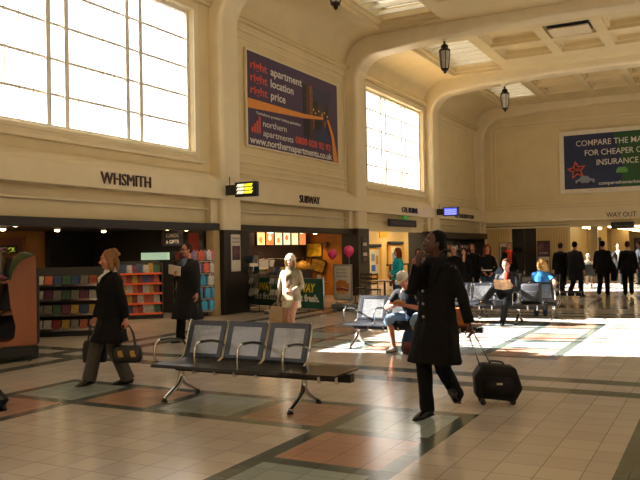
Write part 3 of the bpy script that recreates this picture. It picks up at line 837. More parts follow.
# card racks against the dark partition
for (x, y, rz_, lab) in ((-12.6, 15.95, 0, 'tall wire greeting card rack full of red and gold cards behind the man in glasses'), (-11.95, 15.75, 0, 'short wire card rack close to the cream post of the newsagent')):
    H_ = 1.75 if x < -12.3 else 1.5
    rack('card_rack', lab, 'rack', (x, y, 0), rz_, .62, H_, .3, 6, RACKM, None)
    fill((x, y, 0), rz_, .62, H_, .3, 6, BOOKS, 'greeting_card', 'greeting card', 'the %s card rack' % ('tall' if H_ > 1.6 else 'short'), .13, .15)
t = thing('hanging_sign', 'dark blue cards and gifts sign hanging over the card rack', 'sign', (-12.95, 15.4, 1.83))
bm = BM(); bx(bm, 0, .72, 0, .04, 0, .4); obj('panel', bm, mat('sign_navy', '101c34', .4), t)
lettering('CARDS', .13, '-y', (.36, -.005, .22), WH, t, depth=.003, width=.4, align='CENTER'); lettering('& GIFTS', .13, '-y', (.36, -.005, .06), WH, t, depth=.003, width=.42, align='CENTER')
bm = BM(); bx(bm, -12.15, -11.85, 15.5, 15.54, 1.45, 2.15); tag(obj('hanging_banner', bm, mat('red_banner', '8e2216', .5)), 'plain dark red hanging panel beside the cards and gifts sign', 'banner')
t = thing('sale_sign', 'small black plate with glowing yellow green letters on the brown door', 'sign', (-16.28, 13.0, 1.72))
bm = BM(); bx(bm, 0, .05, 0, .55, 0, .2); obj('plate', bm, BLACK, t)
lettering('LOCK', .16, '+x', (.055, .06, .03), mat('led_green', 'b0d020', .5, emit='b8d820', es=.8), t, depth=.004, width=.42)
# spinner rack beside the man in glasses
t = thing('spinner_rack', 'revolving stand of pink and blue wrapped toys behind the man in glasses', 'rack', (-10.0, 13.2, 0))
bm = BM(); lathe(bm, [(.26, 0), (.26, .03), (.04, .06)], n=16); obj('base', bm, BLACK, t)
bm = BM(); tube(bm, [(0, 0, .03), (0, 0, 1.68)], .02); obj('pole', bm, CHROME, t)
for k in range(5):
    z = .35+k*.27
    bm = BM(); lathe(bm, [(.24, z), (.25, z+.015), (.04, z+.02)], n=14); obj('tray', bm, mat('white_wire', 'b9b6b0', .4), t)
PK = [mat('wrap_'+c, h, .35, var=.3, scale=20) for c, h in (('pink', 'd8688e'), ('blue', '3aa0cc'), ('lilac', 'b09ac8'), ('coral', 'd86a4a'), ('white', 'c8c4c0'))]
PKN = ('pink', 'blue', 'lilac', 'coral', 'white')
packs = []
for i in range(5):
    bm = BM(); bx(bm, -.06, .06, -.025, .025, 0, .19, .012); bx(bm, -.02, .02, -.004, .004, .19, .225)
    me = bpy.data.meshes.new('packet'); bm.to_mesh(me); bm.free(); me.materials.append(PK[i]); packs.append(me)
for k in range(5):
    for j in range(9):
        a_ = 2*PI*j/9+k*.3; i = (0, 2, 3, 4)[(j+k) % 4] if k >= 3 else (1, 1, 4, 2)[(j+k) % 4]
        put(packs[i], 'toy_packet', (-10.0+.24*math.cos(a_), 13.2+.24*math.sin(a_), .39+k*.27), a_+PI/2, 0,
            '%s packet hanging on the revolving stand' % PKN[i], 'packet', '%s packets on the revolving stand' % PKN[i])
# counter deeper in the newsagent
t = thing('shop_counter', 'dark newsagent counter with a pale glowing till top at the back', 'counter', (-15.2, 13.8, 0))
bm = BM(); bx(bm, -.4, .4, -2.8, 1.2, 0, 1.0); obj('body', bm, mat('counter_dark', '241a16', .4), t)
bm = BM(); bx(bm, -.45, .45, -2.85, 1.25, 1.0, 1.05); obj('top', bm, mat('counter_top', '4a3a30', .3), t)
for k, y in enumerate((-1.8, .2)):
    b_ = obj('till', (lambda b: (bx(b, -.2, .2, -.25, .25, 1.05, 1.3, .02), b)[1])(BM()), BLACK, t)
bm = BM(); bx(bm, -14.3, -13.35, 16.12, 16.2, 1.46, 1.66); tag(obj('light_box', bm, mat('pale_green_glow', 'b8d0b4', .5, emit='a8c8a8', es=.8)), 'pale greenish light box on the dark back panel of the newsagent', 'light')

# ------------------------------------------------------------------ sandwich shop
MENU = [mat('menu_%d' % i, c, .5, var=.5, scale=9, emit=c, es=1.6) for i, c in enumerate(('e8b070', 'e06a3a', 'f0d8a0', 'f2dcae', 'efd298', 'd87a44'))]
for i in range(6):
    y0 = 20.75+i*.56
    t = board('menu_board', ('%s backlit menu panel over the sandwich counter, ' % ('amber', 'red', 'cream', 'pale yellow', 'straw', 'orange')[i]) + ('first', 'second', 'third', 'fourth', 'fifth', 'last')[i]+' from the newsagent side', 'menu board', '+x', -13.45, y0, 1.86, 2.28, .5, MENU[i], .08, BLACK, .02)
    flat(t, 'food_picture', '+x', circle(.25, .24 if i % 2 else .16, .1), MENU[(i*2+1) % 6 if i != 3 else 1])
bm = BM(); bx(bm, -13.9, -13.6, 16.4, 24.3, 0, 2.3); struct('wall_shop_menu', bm, mat('kitchen_dark_wall', '2b1a10', .6))
t = thing('serving_counter', 'long sandwich shop counter with a dark front and glass screen', 'counter', (-12.75, 20.3, 0))
bm = BM(); bx(bm, -.35, .3, -2.6, 2.4, 0, .95); obj('body', bm, mat('counter_brown', '3a1f10', .4), t)
bm = BM(); bx(bm, -.38, .35, -2.65, 2.45, .95, 1.0); obj('worktop', bm, mat('counter_steel', '7a6a58', .25, .6), t)
bm = BM()
vs = [bm.verts.new(p) for p in ((.3, -2.4, 1.0), (.3, 2.2, 1.0), (.05, 2.2, 1.38), (.05, -2.4, 1.38))]; bm.faces.new(vs)
obj('glass_screen', bm, glass_mat('counter_glass', (.85, .9, .85), .2), t)
bm = BM(); tube(bm, [(.05, -2.4, 1.38), (.05, 2.2, 1.38)], .02); obj('screen_rail', bm, CHROME, t)
foods = [mat('food_'+c, h, .5, var=.4, scale=20) for c, h in (('lettuce', '6a8a2c'), ('tomato', 'a8361c'), ('bread', 'b8803c'), ('cheese', 'd8a83c'))]
fn = ('lettuce', 'tomato', 'bread', 'cheese')
for k in range(10):
    i = k % 4; bm = BM(); bx(bm, -.13, .13, -.17, .17, 0, .07, .01)
    for q in range(6): ell(bm, (random.uniform(-.09, .09), random.uniform(-.12, .12), .075), (.04, .05, .03), None, 8, 5)
    tag(obj('food_tray', bm, foods[i], smooth=False), 'tray of %s behind the counter glass' % fn[i], 'tray', 'trays of %s behind the counter glass' % fn[i]).location = (-12.85, 18.2+k*.43, 1.0)
# pictures on the ochre wall
t = board('wall_picture', 'large yellow food picture leaning on the ochre wall', 'picture', '-y', -13.5, 24.22, 1.42, 1.9, .62, mat('picture_yellow', 'c9a01e', .5, var=.5, scale=6), .04, BLACK, .02)
t = board('wall_picture', 'tilted dark framed picture below the yellow one on the ochre wall', 'picture', '-y', -13.35, 24.15, .95, 1.38, .55, mat('picture_ochre', '9a7420', .5, var=.5, scale=6), .04, BLACK, .04); t.rotation_euler = (-.12, .25, 0)
bm = BM(); bx(bm, -12.75, -12.6, 24.1, 24.28, 1.75, 1.95, .03); bx(bm, -12.9, -12.45, 24.16, 24.2, 1.83, 1.87)
tag(obj('wall_fan', bm, mat('fan_dark', '5a3410', .5)), 'small dark fan fixed to the ochre wall near the soffit', 'fan')
bm = BM(); lathe(bm, [(.3, 1.2), (.32, 1.28), (.26, 1.4), (.1, 1.47), (.02, 1.5)], (0, 0, 0), 16)
o = obj('display_dome', bm, mat('dome_yellow', 'b9851e', .3, var=.3), smooth=True); tag(o, 'rounded amber display dome on the sandwich counter end', 'display case'); o.location = (-12.6, 22.25, -.2)

# green banner barrier: posts, two banners
A0, A1 = Vector((-11.95, 17.75, 0)), Vector((-8.72, 16.5, 0))
dr = (A1-A0).normalized(); brz = math.atan2(dr.y, dr.x)
GB = mat('banner_green', '0c4a3c', .5, var=.08); YL = mat('banner_yellow', 'e8c81e', .5); 
for k, (sx_, lab) in enumerate(((0.0, 'green sandwich shop banner behind the leaflet stand'), (1.78, 'green sandwich shop banner beside the white food poster stand'))):
    p = A0+dr*sx_
    t = thing('barrier_banner', lab, 'banner', tuple(p), brz)
    bm = BM(); bx(bm, .04, 1.62, -.01, .01, .16, .92); obj('cloth', bm, GB, t)
    bm = BM(); tube(bm, [(0, 0, .92), (1.68, 0, .92)], .012); tube(bm, [(0, 0, .16), (1.68, 0, .16)], .01); obj('rail', bm, CHROME, t)
    for q in (0, 1.66):
        bm = BM(); tube(bm, [(q, 0, 0), (q, 0, .97)], .02); obj('post', bm, CHROME, t, smooth=True)
        bm = BM(); lathe(bm, [(.16, 0), (.16, .012), (.05, .03), (.02, .05)], (q, 0, 0), 18); obj('base_plate', bm, CHROME, t, smooth=True)
    lettering('SUB', .3, '-y', (.16, -.016, .58), WH, t, depth=.003, bold=.01, width=.52, shear=.2)
    lettering('WAY', .3, '-y', (.7, -.016, .58), YL, t, depth=.003, bold=.01, width=.62, shear=.2)
    lettering('eat fresh.', .24, '-y', (.52, -.016, .34), WH, t, depth=.003, bold=.01, width=.98, shear=.0)
# food poster stand with two balloons
t = thing('poster_stand', 'white standing poster of a sandwich on a water-filled base outside the shop', 'sign', (-9.12, 18.35, 0), -.35)
ALU = mat('aluminium_frame', 'b4b2ae', .3, .8)
bm = BM(); bx(bm, -.34, .34, -.16, .16, 0, .17, .05); obj('base', bm, mat('grey_plastic_base', '6e757c', .4), t, smooth=True)
bm = BM(); tube(bm, [(-.25, 0, .12), (-.25, 0, .28)], .018); tube(bm, [(.25, 0, .12), (.25, 0, .28)], .018); obj('leg', bm, ALU, t)
bm = BM(); bx(bm, -.36, .36, -.02, .02, .27, .31); bx(bm, -.36, .36, -.02, .02, 1.2, 1.24); bx(bm, -.36, -.32, -.02, .02, .27, 1.24); bx(bm, .32, .36, -.02, .02, .27, 1.24); obj('frame', bm, ALU, t, bevel=.004)
bm = BM(); bx(bm, -.33, .33, -.01, .01, .3, 1.21); obj('poster_sheet', bm, PAPER, t)
for k, s_ in enumerate(('You can enjoy', 'fresh subs here', 'Great in the bakery')): lettering(s_, .07, '-y', (-.25, -.014, 1.08-.09*k), GREYP, t, depth=.002, width=.4+.03*k)
flat(t, 'bread_roll', '-y', [(-.27, .62), (-.25, .76), (-.12, .82), (.1, .8), (.26, .7), (.24, .58), (0, .62)], mat('bread_print', 'c07a3a', .5, var=.3, scale=14), .012)
flat(t, 'filling', '-y', [(-.28, .56), (-.2, .62), (0, .6), (.24, .57), (.22, .5), (0, .53), (-.2, .5)], mat('filling_print', '9a3a2a', .5, var=.5, scale=24), .014)
flat(t, 'lower_roll', '-y', [(-.27, .5), (0, .52), (.22, .5), (.15, .42), (-.2, .42)], mat('bread_print_light', 'd8a868', .5, var=.3, scale=14), .012)
for k, (x, y, z, lab) in enumerate(((-9.5, 18.5, 1.52, 'pink balloon tied to the left corner of the poster stand'), (-8.85, 18.2, 1.6, 'larger pink balloon tied to the right corner of the poster stand'))):
    t = thing('balloon', lab, 'balloon', (x, y, z))
    bm = BM(); s_ = .13+.015*k
    lathe(bm, [(.001, -s_*1.25), (.02, -s_*1.18), (s_*.55, -s_*.8), (s_*.92, -s_*.3), (s_, .1*s_), (s_*.85, s_*.6), (s_*.5, s_*.92), (.001, s_*1.03)], n=20); obj('skin', bm, mat('balloon_pink', 'd83a6e', .25), t, smooth=True)
    bm = BM(); tube(bm, [(0, 0, -s_*1.2), (.01, 0, -.25), (0, 0, -.36)], .004, 5); obj('string', bm, PAPER, t)
# leaflet stands
def leaflet_stand(loc, rz, label, tiers, W=.36):
    t = thing('leaflet_stand', label, 'leaflet stand', loc, rz)
    bm = BM(); tube(bm, [(-W/2, .05, 0), (-W/2, .05, 1.42)], .012); tube(bm, [(W/2, .05, 0), (W/2, .05, 1.42)], .012); tube(bm, [(-W/2, .05, 1.42), (W/2, .05, 1.42)], .012); obj('frame', bm, STEEL, t)
    bm = BM(); bx(bm, -W/2-.05, W/2+.05, -.14, .2, 0, .03, .008); obj('base', bm, BLACK, t)
    for k in range(tiers):
        z = .42+k*.3
        bm = BM(); bx(bm, -W/2, W/2, -.06, .05, z, z+.012); bx(bm, -W/2, W/2, -.07, -.06, z, z+.07); obj('tray', bm, glass_mat('clear_acrylic', (.8, .85, .88), .25), t)
    return t
def leaflets(loc, rz, tiers, what, W=.36):
    lm = []
    c, s = math.cos(rz), math.sin(rz)
    for k in range(tiers):
        for j in range(2):
            lx, ly = -.09+.18*j, .0
            put(MAGS[(1, 1, 7, 2)[(k+j) % 4]], 'leaflet', (loc[0]+lx*c-ly*s, loc[1]+lx*s+ly*c, .435+k*.3), rz, -.3, '%s leaflet held in %s' % (COVNAME[(1, 1, 7, 2)[(k+j) % 4]], what), 'leaflet', '%s leaflets in %s' % (COVNAME[(1, 1, 7, 2)[(k+j) % 4]], what))
leaflet_stand((-11.2, 17.05, 0), -.1, 'tall wire leaflet stand in front of the left green banner', 4); leaflets((-11.2, 17.05, 0), -.1, 4, 'the tall wire stand')
leaflet_stand((-10.35, 16.75, 0), -.1, 'second leaflet stand with white sheets beside the woman in the cream hat', 3); leaflets((-10.35, 16.75, 0), -.1, 3, 'the stand beside the woman in the hat')
# cafe tables, chairs behind the barrier and left of the ticket hall
WOODD = mat('dark_cafe_wood', '3a1f12', .45, var=.2, scale=8)
def cafe_chair(loc, rz, label):
    t = thing('cafe_chair', label, 'chair', loc, rz)
    bm = BM(); bx(bm, -.2, .2, -.2, .2, .43, .47, .01); obj('seat', bm, WOODD, t)
    for sx_ in (-.18, .18):
        bm = BM(); tube(bm, [(sx_, -.18, 0), (sx_, -.18, .43)], .018, 6); obj('leg', bm, WOODD, t)
        bm = BM(); tube(bm, [(sx_, .18, 0), (sx_, .18, .45), (sx_, .24, .92)], .018, 6); obj('leg', bm, WOODD, t)
    for z in (.62, .75, .88):
        bm = BM(); bx(bm, -.18, .18, .2+(z-.5)*.1, .22+(z-.5)*.1, z-.025, z+.025); obj('back_slat', bm, WOODD, t)
    return t
def cafe_table(loc, label):
    t = thing('cafe_table', label, 'table', loc)
    bm = BM(); bx(bm, -.33, .33, -.33, .33, .71, .74, .008); obj('tabletop', bm, mat('cafe_table_top', '6a4028', .3), t)
    bm = BM(); tube(bm, [(0, 0, .02), (0, 0, .71)], .03, 10); obj('pedestal', bm, BLACK, t)
    bm = BM(); lathe(bm, [(.24, 0), (.24, .02), (.03, .05)], n=16); obj('base', bm, BLACK, t)
    return t
cafe_table((-8.55, 19.9, 0), 'square cafe table right of the poster stand'); cafe_chair((-9.1, 20.3, 0), .6, 'dark slatted chair half hidden by the poster stand'); cafe_chair((-7.95, 20.2, 0), -2.0, 'dark slatted chair at the cafe table facing the ticket hall')
cafe_table((-10.3, 18.8, 0), 'square cafe table behind the right green banner'); cafe_chair((-10.9, 19.1, 0), 1.2, 'dark slatted chair behind the right green banner')
cafe_chair((-9.7, 20.9, 0), 0, 'dark slatted chair near the second black pilaster')
bm = BM(); tube(bm, [(0, 0, 0), (0, 0, .15)], .03, 10); ob = obj('sauce_bottle', bm, mat('sauce_red', '9a241a', .3)); ob.location = (-10.25, 18.7, .74); tag(ob, 'small red sauce bottle standing on the table behind the banner', 'bottle')
bm = BM(); bx(bm, -.06, .06, -.03, .03, 0, .2, .01); ob = obj('napkin_box', bm, PAPER); ob.location = (-10.05, 18.7, .74); tag(ob, 'white and red napkin box on the table behind the banner', 'box')

# ------------------------------------------------------------------ ticket machines
YO = mat('machine_yellow', 'd8a04a', .4); PALE = mat('machine_pale', 'cfc6ac', .4); BLUEL = mat('machine_blue', '3c66b0', .4)
def machine(y, label, W=1.5, H=1.72):
    t = thing('ticket_machine', label, 'ticket machine', (-14.33, y, 0))
    bm = BM(); bx(bm, -.12, .0, 0, W, .02, H, .02); obj('cabinet', bm, YO, t)
    bm = BM(); bx(bm, 0, .03, .1, W*.72, .45, H-.1); obj('front_panel', bm, PALE, t)
    bm = BM(); bx(bm, .03, .04, .18, .62, .62, .92); obj('lower_panel', bm, BLUEL, t)
    bm = BM(); bx(bm, .03, .04, .2, .55, 1.1, 1.42); obj('display', bm, mat('machine_screen', '8a98a0', .2), t)
    bm = BM(); bx(bm, .03, .05, .7, .95, .95, 1.35); obj('keypad', bm, mat('machine_tan', 'b08a4a', .4), t)
    bm = BM(); bx(bm, -.12, .06, -.02, W*.9, H+.02, H+.17, .01); obj('header', bm, mat('machine_header', '1e2430', .4), t)
    return t
machine(31.6, 'yellow ticket machine nearest the black pilaster with a blue lower panel'); machine(34.1, 'taller yellow ticket machine behind the woman in turquoise', 1.9, 1.85)
bm = BM(); bx(bm, -14.5, -14.46, 33.2, 34.1, 2.2, 2.55); tag(obj('wall_notice', bm, mat('notice_yellow', 'd8aa1e', .5)), 'small yellow notice on the pale recess wall above the machines', 'notice')
t = thing('cash_barrier', 'low dark rail counter below the yellow ticket machines', 'rail', (-12.9, 33.9, 0))
bm = BM(); bx(bm, -.1, .1, -3.4, 3.0, .9, .97); obj('rail', bm, BLACK, t)
for y in (-3.2, -1.0, 1.0, 2.9):
    bm = BM(); bx(bm, -.04, .04, y-.04, y+.04, 0, .9); obj('post', bm, BLACK, t)

# kiosk racks in the last bay
for k in range(3):
    y = 34.5+k*2.1+(-1.95 if k == 0 else -.9)*0; loc = (-12.1, y, 0)
    lab = ('nearest', 'middle', 'furthest')[k]
    rack('magazine_rack', 'dark kiosk magazine rack in the %s position under the black header' % lab, 'rack', loc, PI/2, 2.1, 2.0, .4, 5, RACKM)
    fill(loc, PI/2, 2.1, 2.0, .4, 5, MAGS, 'magazine', 'magazine', 'the %s kiosk rack' % lab, .24, .2)
l = bpy.data.lights.new('kiosk_fill_light', 'AREA'); l.shape = 'RECTANGLE'; l.size = .2; l.size_y = 8; l.energy = 25; l.color = (1, .8, .55)  # unseen area light added to brighten the kiosk bay
o = bpy.data.objects.new('kiosk_fill_light', l); COL.objects.link(o); o.location = (-11.5, 34.7, 2.05)

# ------------------------------------------------------------------ flower cart at the left edge
FC = (-9.74, 7.67, 0)
t = thing('flower_cart', 'orange-brown wooden flower cart on castors at the left edge', 'cart', FC, .89)
OW = mat('orange_cart_wood', '93583a', .45, var=.12, scale=5, stretch=(1, 1, .2))
bm = BM()
pts = [(.10, .26), (.62, .26), (.62, 1.62), (.30, 1.64), (.26, 1.5), (.22, 1.2), (.25, .85), (.32, .55), (.30, .38), (.22, .33), (.10, .32)]
prism(bm, pts, -.02, .02, 'y'); bx(bm, -1.1, .12, -.02, .02, .24, .33)
obj('front_panel', bm, OW, t)
bm = BM(); bx(bm, .58, .62, .02, 1.0, .24, 1.6); obj('end_panel', bm, OW, t)
bm = BM(); bx(bm, -1.1, .58, .02, 1.0, .24, .28); obj('floor_board', bm, OW, t)
bm = BM(); bx(bm, -1.1, .58, .96, 1.0, .28, 1.6); obj('back_panel', bm, mat('cart_dark_back', '1c1416', .5), t)
bm = BM(); bx(bm, -1.12, .64, -.04, 1.02, .1, .24); obj('base', bm, BLACK, t)
for x in (-1.0, .52):
    for y in (.05, .9):
        bm = BM(); lathe(bm, [(.001, -.018), (.05, -.018), (.05, .018), (.001, .018)], (x, y, .05), 14, 'x'); bx(bm, x-.03, x+.03, y-.01, y+.01, .05, .1); obj('castor', bm, BLACK, t)
rzc = .89; cc, ss = math.cos(rzc), math.sin(rzc)
FLM = [mat('petal_'+n_, h, .5, var=.3, scale=20) for n_, h in (('purple', '5a2a48'), ('yellow', 'd8c01c'), ('white', 'b8a8a8'), ('pink', '9a4a68'))]
LEAF = mat('leaf_green', '3c4a2c', .5, var=.3); WRAP = glass_mat('cellophane', (.75, .78, .78), .3)
def bouquet(lx, ly, z, ci, h, label):
    t = thing('wrapped_bouquet', label, 'bouquet', (FC[0]+lx*cc-ly*ss, FC[1]+lx*ss+ly*cc, z))
    bm = BM(); lathe(bm, [(.04, 0), (.08, h*.35), (.17, h*.95)], n=14); 
    bmesh.ops.delete(bm, geom=[f for f in bm.faces if len(f.verts) > 4 and f.calc_center_median().z > .1], context='FACES'); obj('wrapping', bm, WRAP, t)
    bm = BM()
    for k in range(6): a_ = k*1.05; tube(bm, [(0, 0, .02), (.05*math.cos(a_), .05*math.sin(a_), h*.5), (.11*math.cos(a_), .11*math.sin(a_), h*.92)], .006, 5)
    obj('stems', bm, LEAF, t)
    bm = BM()
    for k in range(9):
        a_ = k*.7; r = .03+.1*(k % 3)/2; ell(bm, (r*math.cos(a_), r*math.sin(a_), h*.95+.02*(k % 2)), (.04, .04, .03), None, 8, 6)
        for q in range(5): ell(bm, (r*math.cos(a_)+.035*math.cos(q*1.26), r*math.sin(a_)+.035*math.sin(q*1.26), h*.96+.02*(k % 2)), (.02, .02, .012), None, 6, 4)
    obj('blooms', bm, FLM[ci], t, smooth=True)
    bm = BM()
    for k in range(5):
        a_ = k*1.3; c0 = Vector((.14*math.cos(a_), .14*math.sin(a_), h*.85)); d_ = Vector((math.cos(a_), math.sin(a_), .5))
        vs = [bm.verts.new(c0+d_*u+Vector((-math.sin(a_), math.cos(a_), 0))*w_) for u, w_ in ((0, 0), (.06, .03), (.15, 0), (.06, -.03))]; bm.faces.new(vs)
    obj('leaves', bm, LEAF, t)
bouquet(-.05, .3, .28, 1, .5, 'yellow bouquet low in the flower cart'); bouquet(-.45, .35, .28, 0, .55, 'dark purple bouquet low in the flower cart, further from the wooden panel')
bouquet(.05, .65, .75, 3, .55, 'pink bouquet on the middle tier of the flower cart'); bouquet(-.4, .65, .8, 2, .55, 'white bouquet on the middle tier of the flower cart')
bouquet(.1, .7, 1.25, 0, .5, 'purple bouquet topping the flower cart'); bouquet(-.35, .75, 1.3, 2, .5, 'pale bouquet topping the flower cart, away from the panel')
bm = BM(); bx(bm, -1.05, .56, .42, .95, .7, .74)
o = obj('shelf', bm, OW); o.parent = kids(t)[0] if False else None
bpy.data.objects.remove(o)
cart = [q for q in bpy.data.objects if q.name.startswith('flower_cart')][0]
bm = BM(); bx(bm, -1.05, .56, .42, .95, .7, .74); obj('tier', bm, OW, cart)
bm = BM(); bx(bm, -1.05, .56, .52, .95, 1.2, 1.24); obj('tier', bm, OW, cart)
t = thing('fern_leaf_plant', 'broad dark green leaf arching over the top of the flower cart', 'plant', (-9.45, 7.75, 1.26))
bm = BM()
stube(bm, [(0, 0, 0), (.02, .03, .2), (.12, .1, .36), (.3, .2, .38)], [(.01, .01), (.06, .008), (.09, .006), (.01, .003)], 8); obj('leaf', bm, LEAF, t, smooth=True)

# ------------------------------------------------------------------ benches
def make_bench():
    """origin: floor under the left leg, open side -y"""
    t = thing('waiting_bench', 'steel waiting bench with three perforated seats and a flat end table, nearest the camera', 'bench', (-5.42, 6.75, 0))
    bm = BM(); bx(bm, -.05, 2.15, -.05, .05, .30, .385); obj('beam', bm, BEAMM, t, bevel=.006)
    for x in (.0, 1.6):
        bm = BM()
        stube(bm, [(x, -.3, .03), (x, -.2, .075), (x, -.06, .15), (x, 0, .24), (x, 0, .33)], [(.026, .02), (.028, .02), (.032, .026), (.034, .03), (.036, .034)], 10, (1, 0, 0))
        stube(bm, [(x, .3, .03), (x, .2, .075), (x, .06, .15), (x, 0, .22)], [(.026, .02), (.028, .02), (.032, .026), (.034, .03)], 10, (1, 0, 0))
        lg = obj('leg', bm, CHROME, t, smooth=True)
        for y in (-.3, .3):
            bm = BM(); lathe(bm, [(.035, 0), (.035, .012), (.02, .03)], (x, y, 0), 12); obj('foot', bm, BLACK, lg)
    for k in range(3):
        x0 = -.06+k*.545; x1 = x0+.53
        # seat pan: curved section swept along x
        def pan(bm, a, b, prof_, th):
            top = prof_; bot = [(y, z-th) for y, z in prof_]
            poly = top+bot[::-1]
            prism(bm, poly, a, b, 'x')
        bm = BM(); pan(bm, x0, x1, [(-.45, .405), (-.43, .425), (-.3, .43), (-.05, .42), (.08, .425), (.13, .45)], .012)
        obj('seat', bm, SEATM, t)
        A, Bp = Vector((0, .13, .45)), Vector((0, .27, .84)); d = (Bp-A); n_ = Vector((0, -d.z, d.y)).normalized()
        def q(u, lift=0): p = A+d*u+n_*lift; return (p.y, p.z)
        bm = BM()
        def slab(a, b, u0, u1, th=.014):
            prism(bm, [q(u0), q(u1), q(u1, th), q(u0, th)], a, b, 'x')
        slab(x0+.015, x0+.075, 0, 1); slab(x1-.075, x1-.015, 0, 1); slab(x0+.075, x1-.075, .86, 1); slab(x0+.075, x1-.075, 0, .08)
        bk = obj('backrest', bm, SEATM, t, bevel=.004)
        bm = BM(); prism(bm, [q(.08, .004), q(.86, .004), q(.86, .008), q(.08, .008)], x0+.075, x1-.075, 'x'); obj('perforated_panel', bm, PERF, bk)
        bm = BM(); tube(bm, [(x0, .02, .4), (x0, .13, .45), (x0, .275, .85)], .014, 8); obj('back_upright', bm, CHROME, t, smooth=True)
        bm = BM(); tube(bm, [(x1, .02, .4), (x1, .13, .45), (x1, .275, .85)], .014, 8); obj('back_upright', bm, CHROME, t, smooth=True)
    for k in range(4):
        x = -.06+k*.545-.008
        bm = BM()
        stube(bm, [(x, -.36, .41), (x, -.37, .55), (x, -.33, .655), (x, -.22, .665), (x, -.05, .655), (x, .1, .62), (x, .19, .56)], [.014]*7, 8)
        ar = obj('armrest', bm, CHROME, t, smooth=True)
        bm = BM(); stube(bm, [(x, -.28, .672), (x, -.1, .668), (x, .08, .635)], [(.02, .012)]*3, 8, (1, 0, 0)); obj('arm_pad', bm, BLACK, ar, smooth=True)
    bm = BM(); bx(bm, 1.58, 2.17, -.42, .12, .41, .43); obj('side_table', bm, mat('dark_laminate', '2c211c', .22), t, bevel=.004)
    for k, x in enumerate((.22, .5, .76, 1.04, 1.8, 2.0)):
        bm = BM(); bx(bm, x-.018, x+.018, -.065, .065, .28, .42); obj('bracket', bm, CHROME, t, bevel=.004)
    return t
bench = make_bench()
for k, lab in enumerate(('steel waiting bench where the man in the white cap sits', 'steel waiting bench where the man reading a newspaper sits', 'empty steel bench in front of the men in dark suits', 'steel bench furthest down the hall, left of the men in dark suits')):
    dup(bench, (-5.42, 11.42+4.65*k, 0) if k < 3 else (-7.05, 23.7, 0), label=lab)
dup(bench, (-3.3, 17.15, 0), PI, 'steel bench back to back with the newspaper reader, facing the end wall')
#@@PART3
# ------------------------------------------------------------------ people
def V3(*a): return Vector(a)
def remeshed(bm, voxel, smooth=2, fold=0, fscale=(7, 7, 2.2), z0=None):
    me = bpy.data.meshes.new('r'); bmesh.ops.recalc_face_normals(bm, faces=bm.faces); bm.to_mesh(me); bm.free()
    o = bpy.data.objects.new('r', me); COL.objects.link(o)
    m = o.modifiers.new('R', 'REMESH'); m.mode = 'VOXEL'; m.voxel_size = voxel; m.adaptivity = 0
    if smooth:
        s = o.modifiers.new('S', 'SMOOTH'); s.iterations = smooth; s.factor = .5
    bpy.context.view_layer.update()
    out = bpy.data.meshes.new_from_object(o.evaluated_get(bpy.context.evaluated_depsgraph_get()))
    bpy.data.objects.remove(o); bpy.data.meshes.remove(me)
    if fold:
        ns = [v.normal.copy() for v in out.vertices]
        for v, n in zip(out.vertices, ns):
            p = Vector((v.co.x*fscale[0], v.co.y*fscale[1], v.co.z*fscale[2]))
            v.co += n*fold*(noise.noise(p)+.5*noise.noise(p*2.3))
    for p in out.polygons: p.use_smooth = True
    return out
def ik(a, b, l1, l2, pole):
    d = b-a; L_ = d.length; mx_ = (l1+l2)*.998
    if L_ > mx_: b = a+d*(mx_/L_); d = b-a; L_ = mx_
    u = d.normalized(); x = (l1*l1-l2*l2+L_*L_)/(2*L_); h = math.sqrt(max(0, l1*l1-x*x))
    p = (pole-u*pole.dot(u)); p = p.normalized() if p.length > 1e-6 else Vector((0, 1, 0))
    return a+u*x+p*h, b
SKIN = {'pale': mat('skin_pale', 'c08e74', .5, var=.06, spec=.4), 'pink': mat('skin_pink', 'b87a62', .5, var=.08), 'dark': mat('skin_dark', '4c2c20', .42, var=.08)}
def cloth(name, c, rough=.85, var=.12, sc=30, **k): return mat('cloth_'+name, c, rough, 0, var, sc, bump=.15, spec=.25, **k)
LIPS = mat('lips', '8a4238', .45); LIPSD = mat('lips_dark', '4a2420', .45); EYEW = mat('eye_white', 'b8b0a8', .2); EYED = mat('iris_dark', '1c1410', .15)
SHOEB = mat('black_leather', '0c0a0a', .25); SHOEBR = mat('brown_leather', '4a2c18', .4)
HAIRS = {'black': mat('hair_black', '0e0b0a', .8, spec=.15, var=.2, scale=40, stretch=(3, 3, .4)), 'brown': mat('hair_brown', '3a2416', .8, spec=.15, var=.3, scale=40, stretch=(3, 3, .4)),
         'auburn': mat('hair_auburn', '7a3a1a', .8, spec=.15, var=.3, scale=40, stretch=(3, 3, .4)), 'blond': mat('hair_blond', 'b8935a', .8, spec=.15, var=.2, scale=40, stretch=(3, 3, .4)),
         'ginger_blond': mat('hair_ginger_blond', '85603f', .8, spec=.15, var=.35, scale=40, stretch=(3, 3, .4)), 'white': mat('hair_white', 'b8aea2', .8, spec=.15, var=.15, scale=40), 'grey': mat('hair_grey', '5a5048', .8, spec=.15, var=.2, scale=40)}

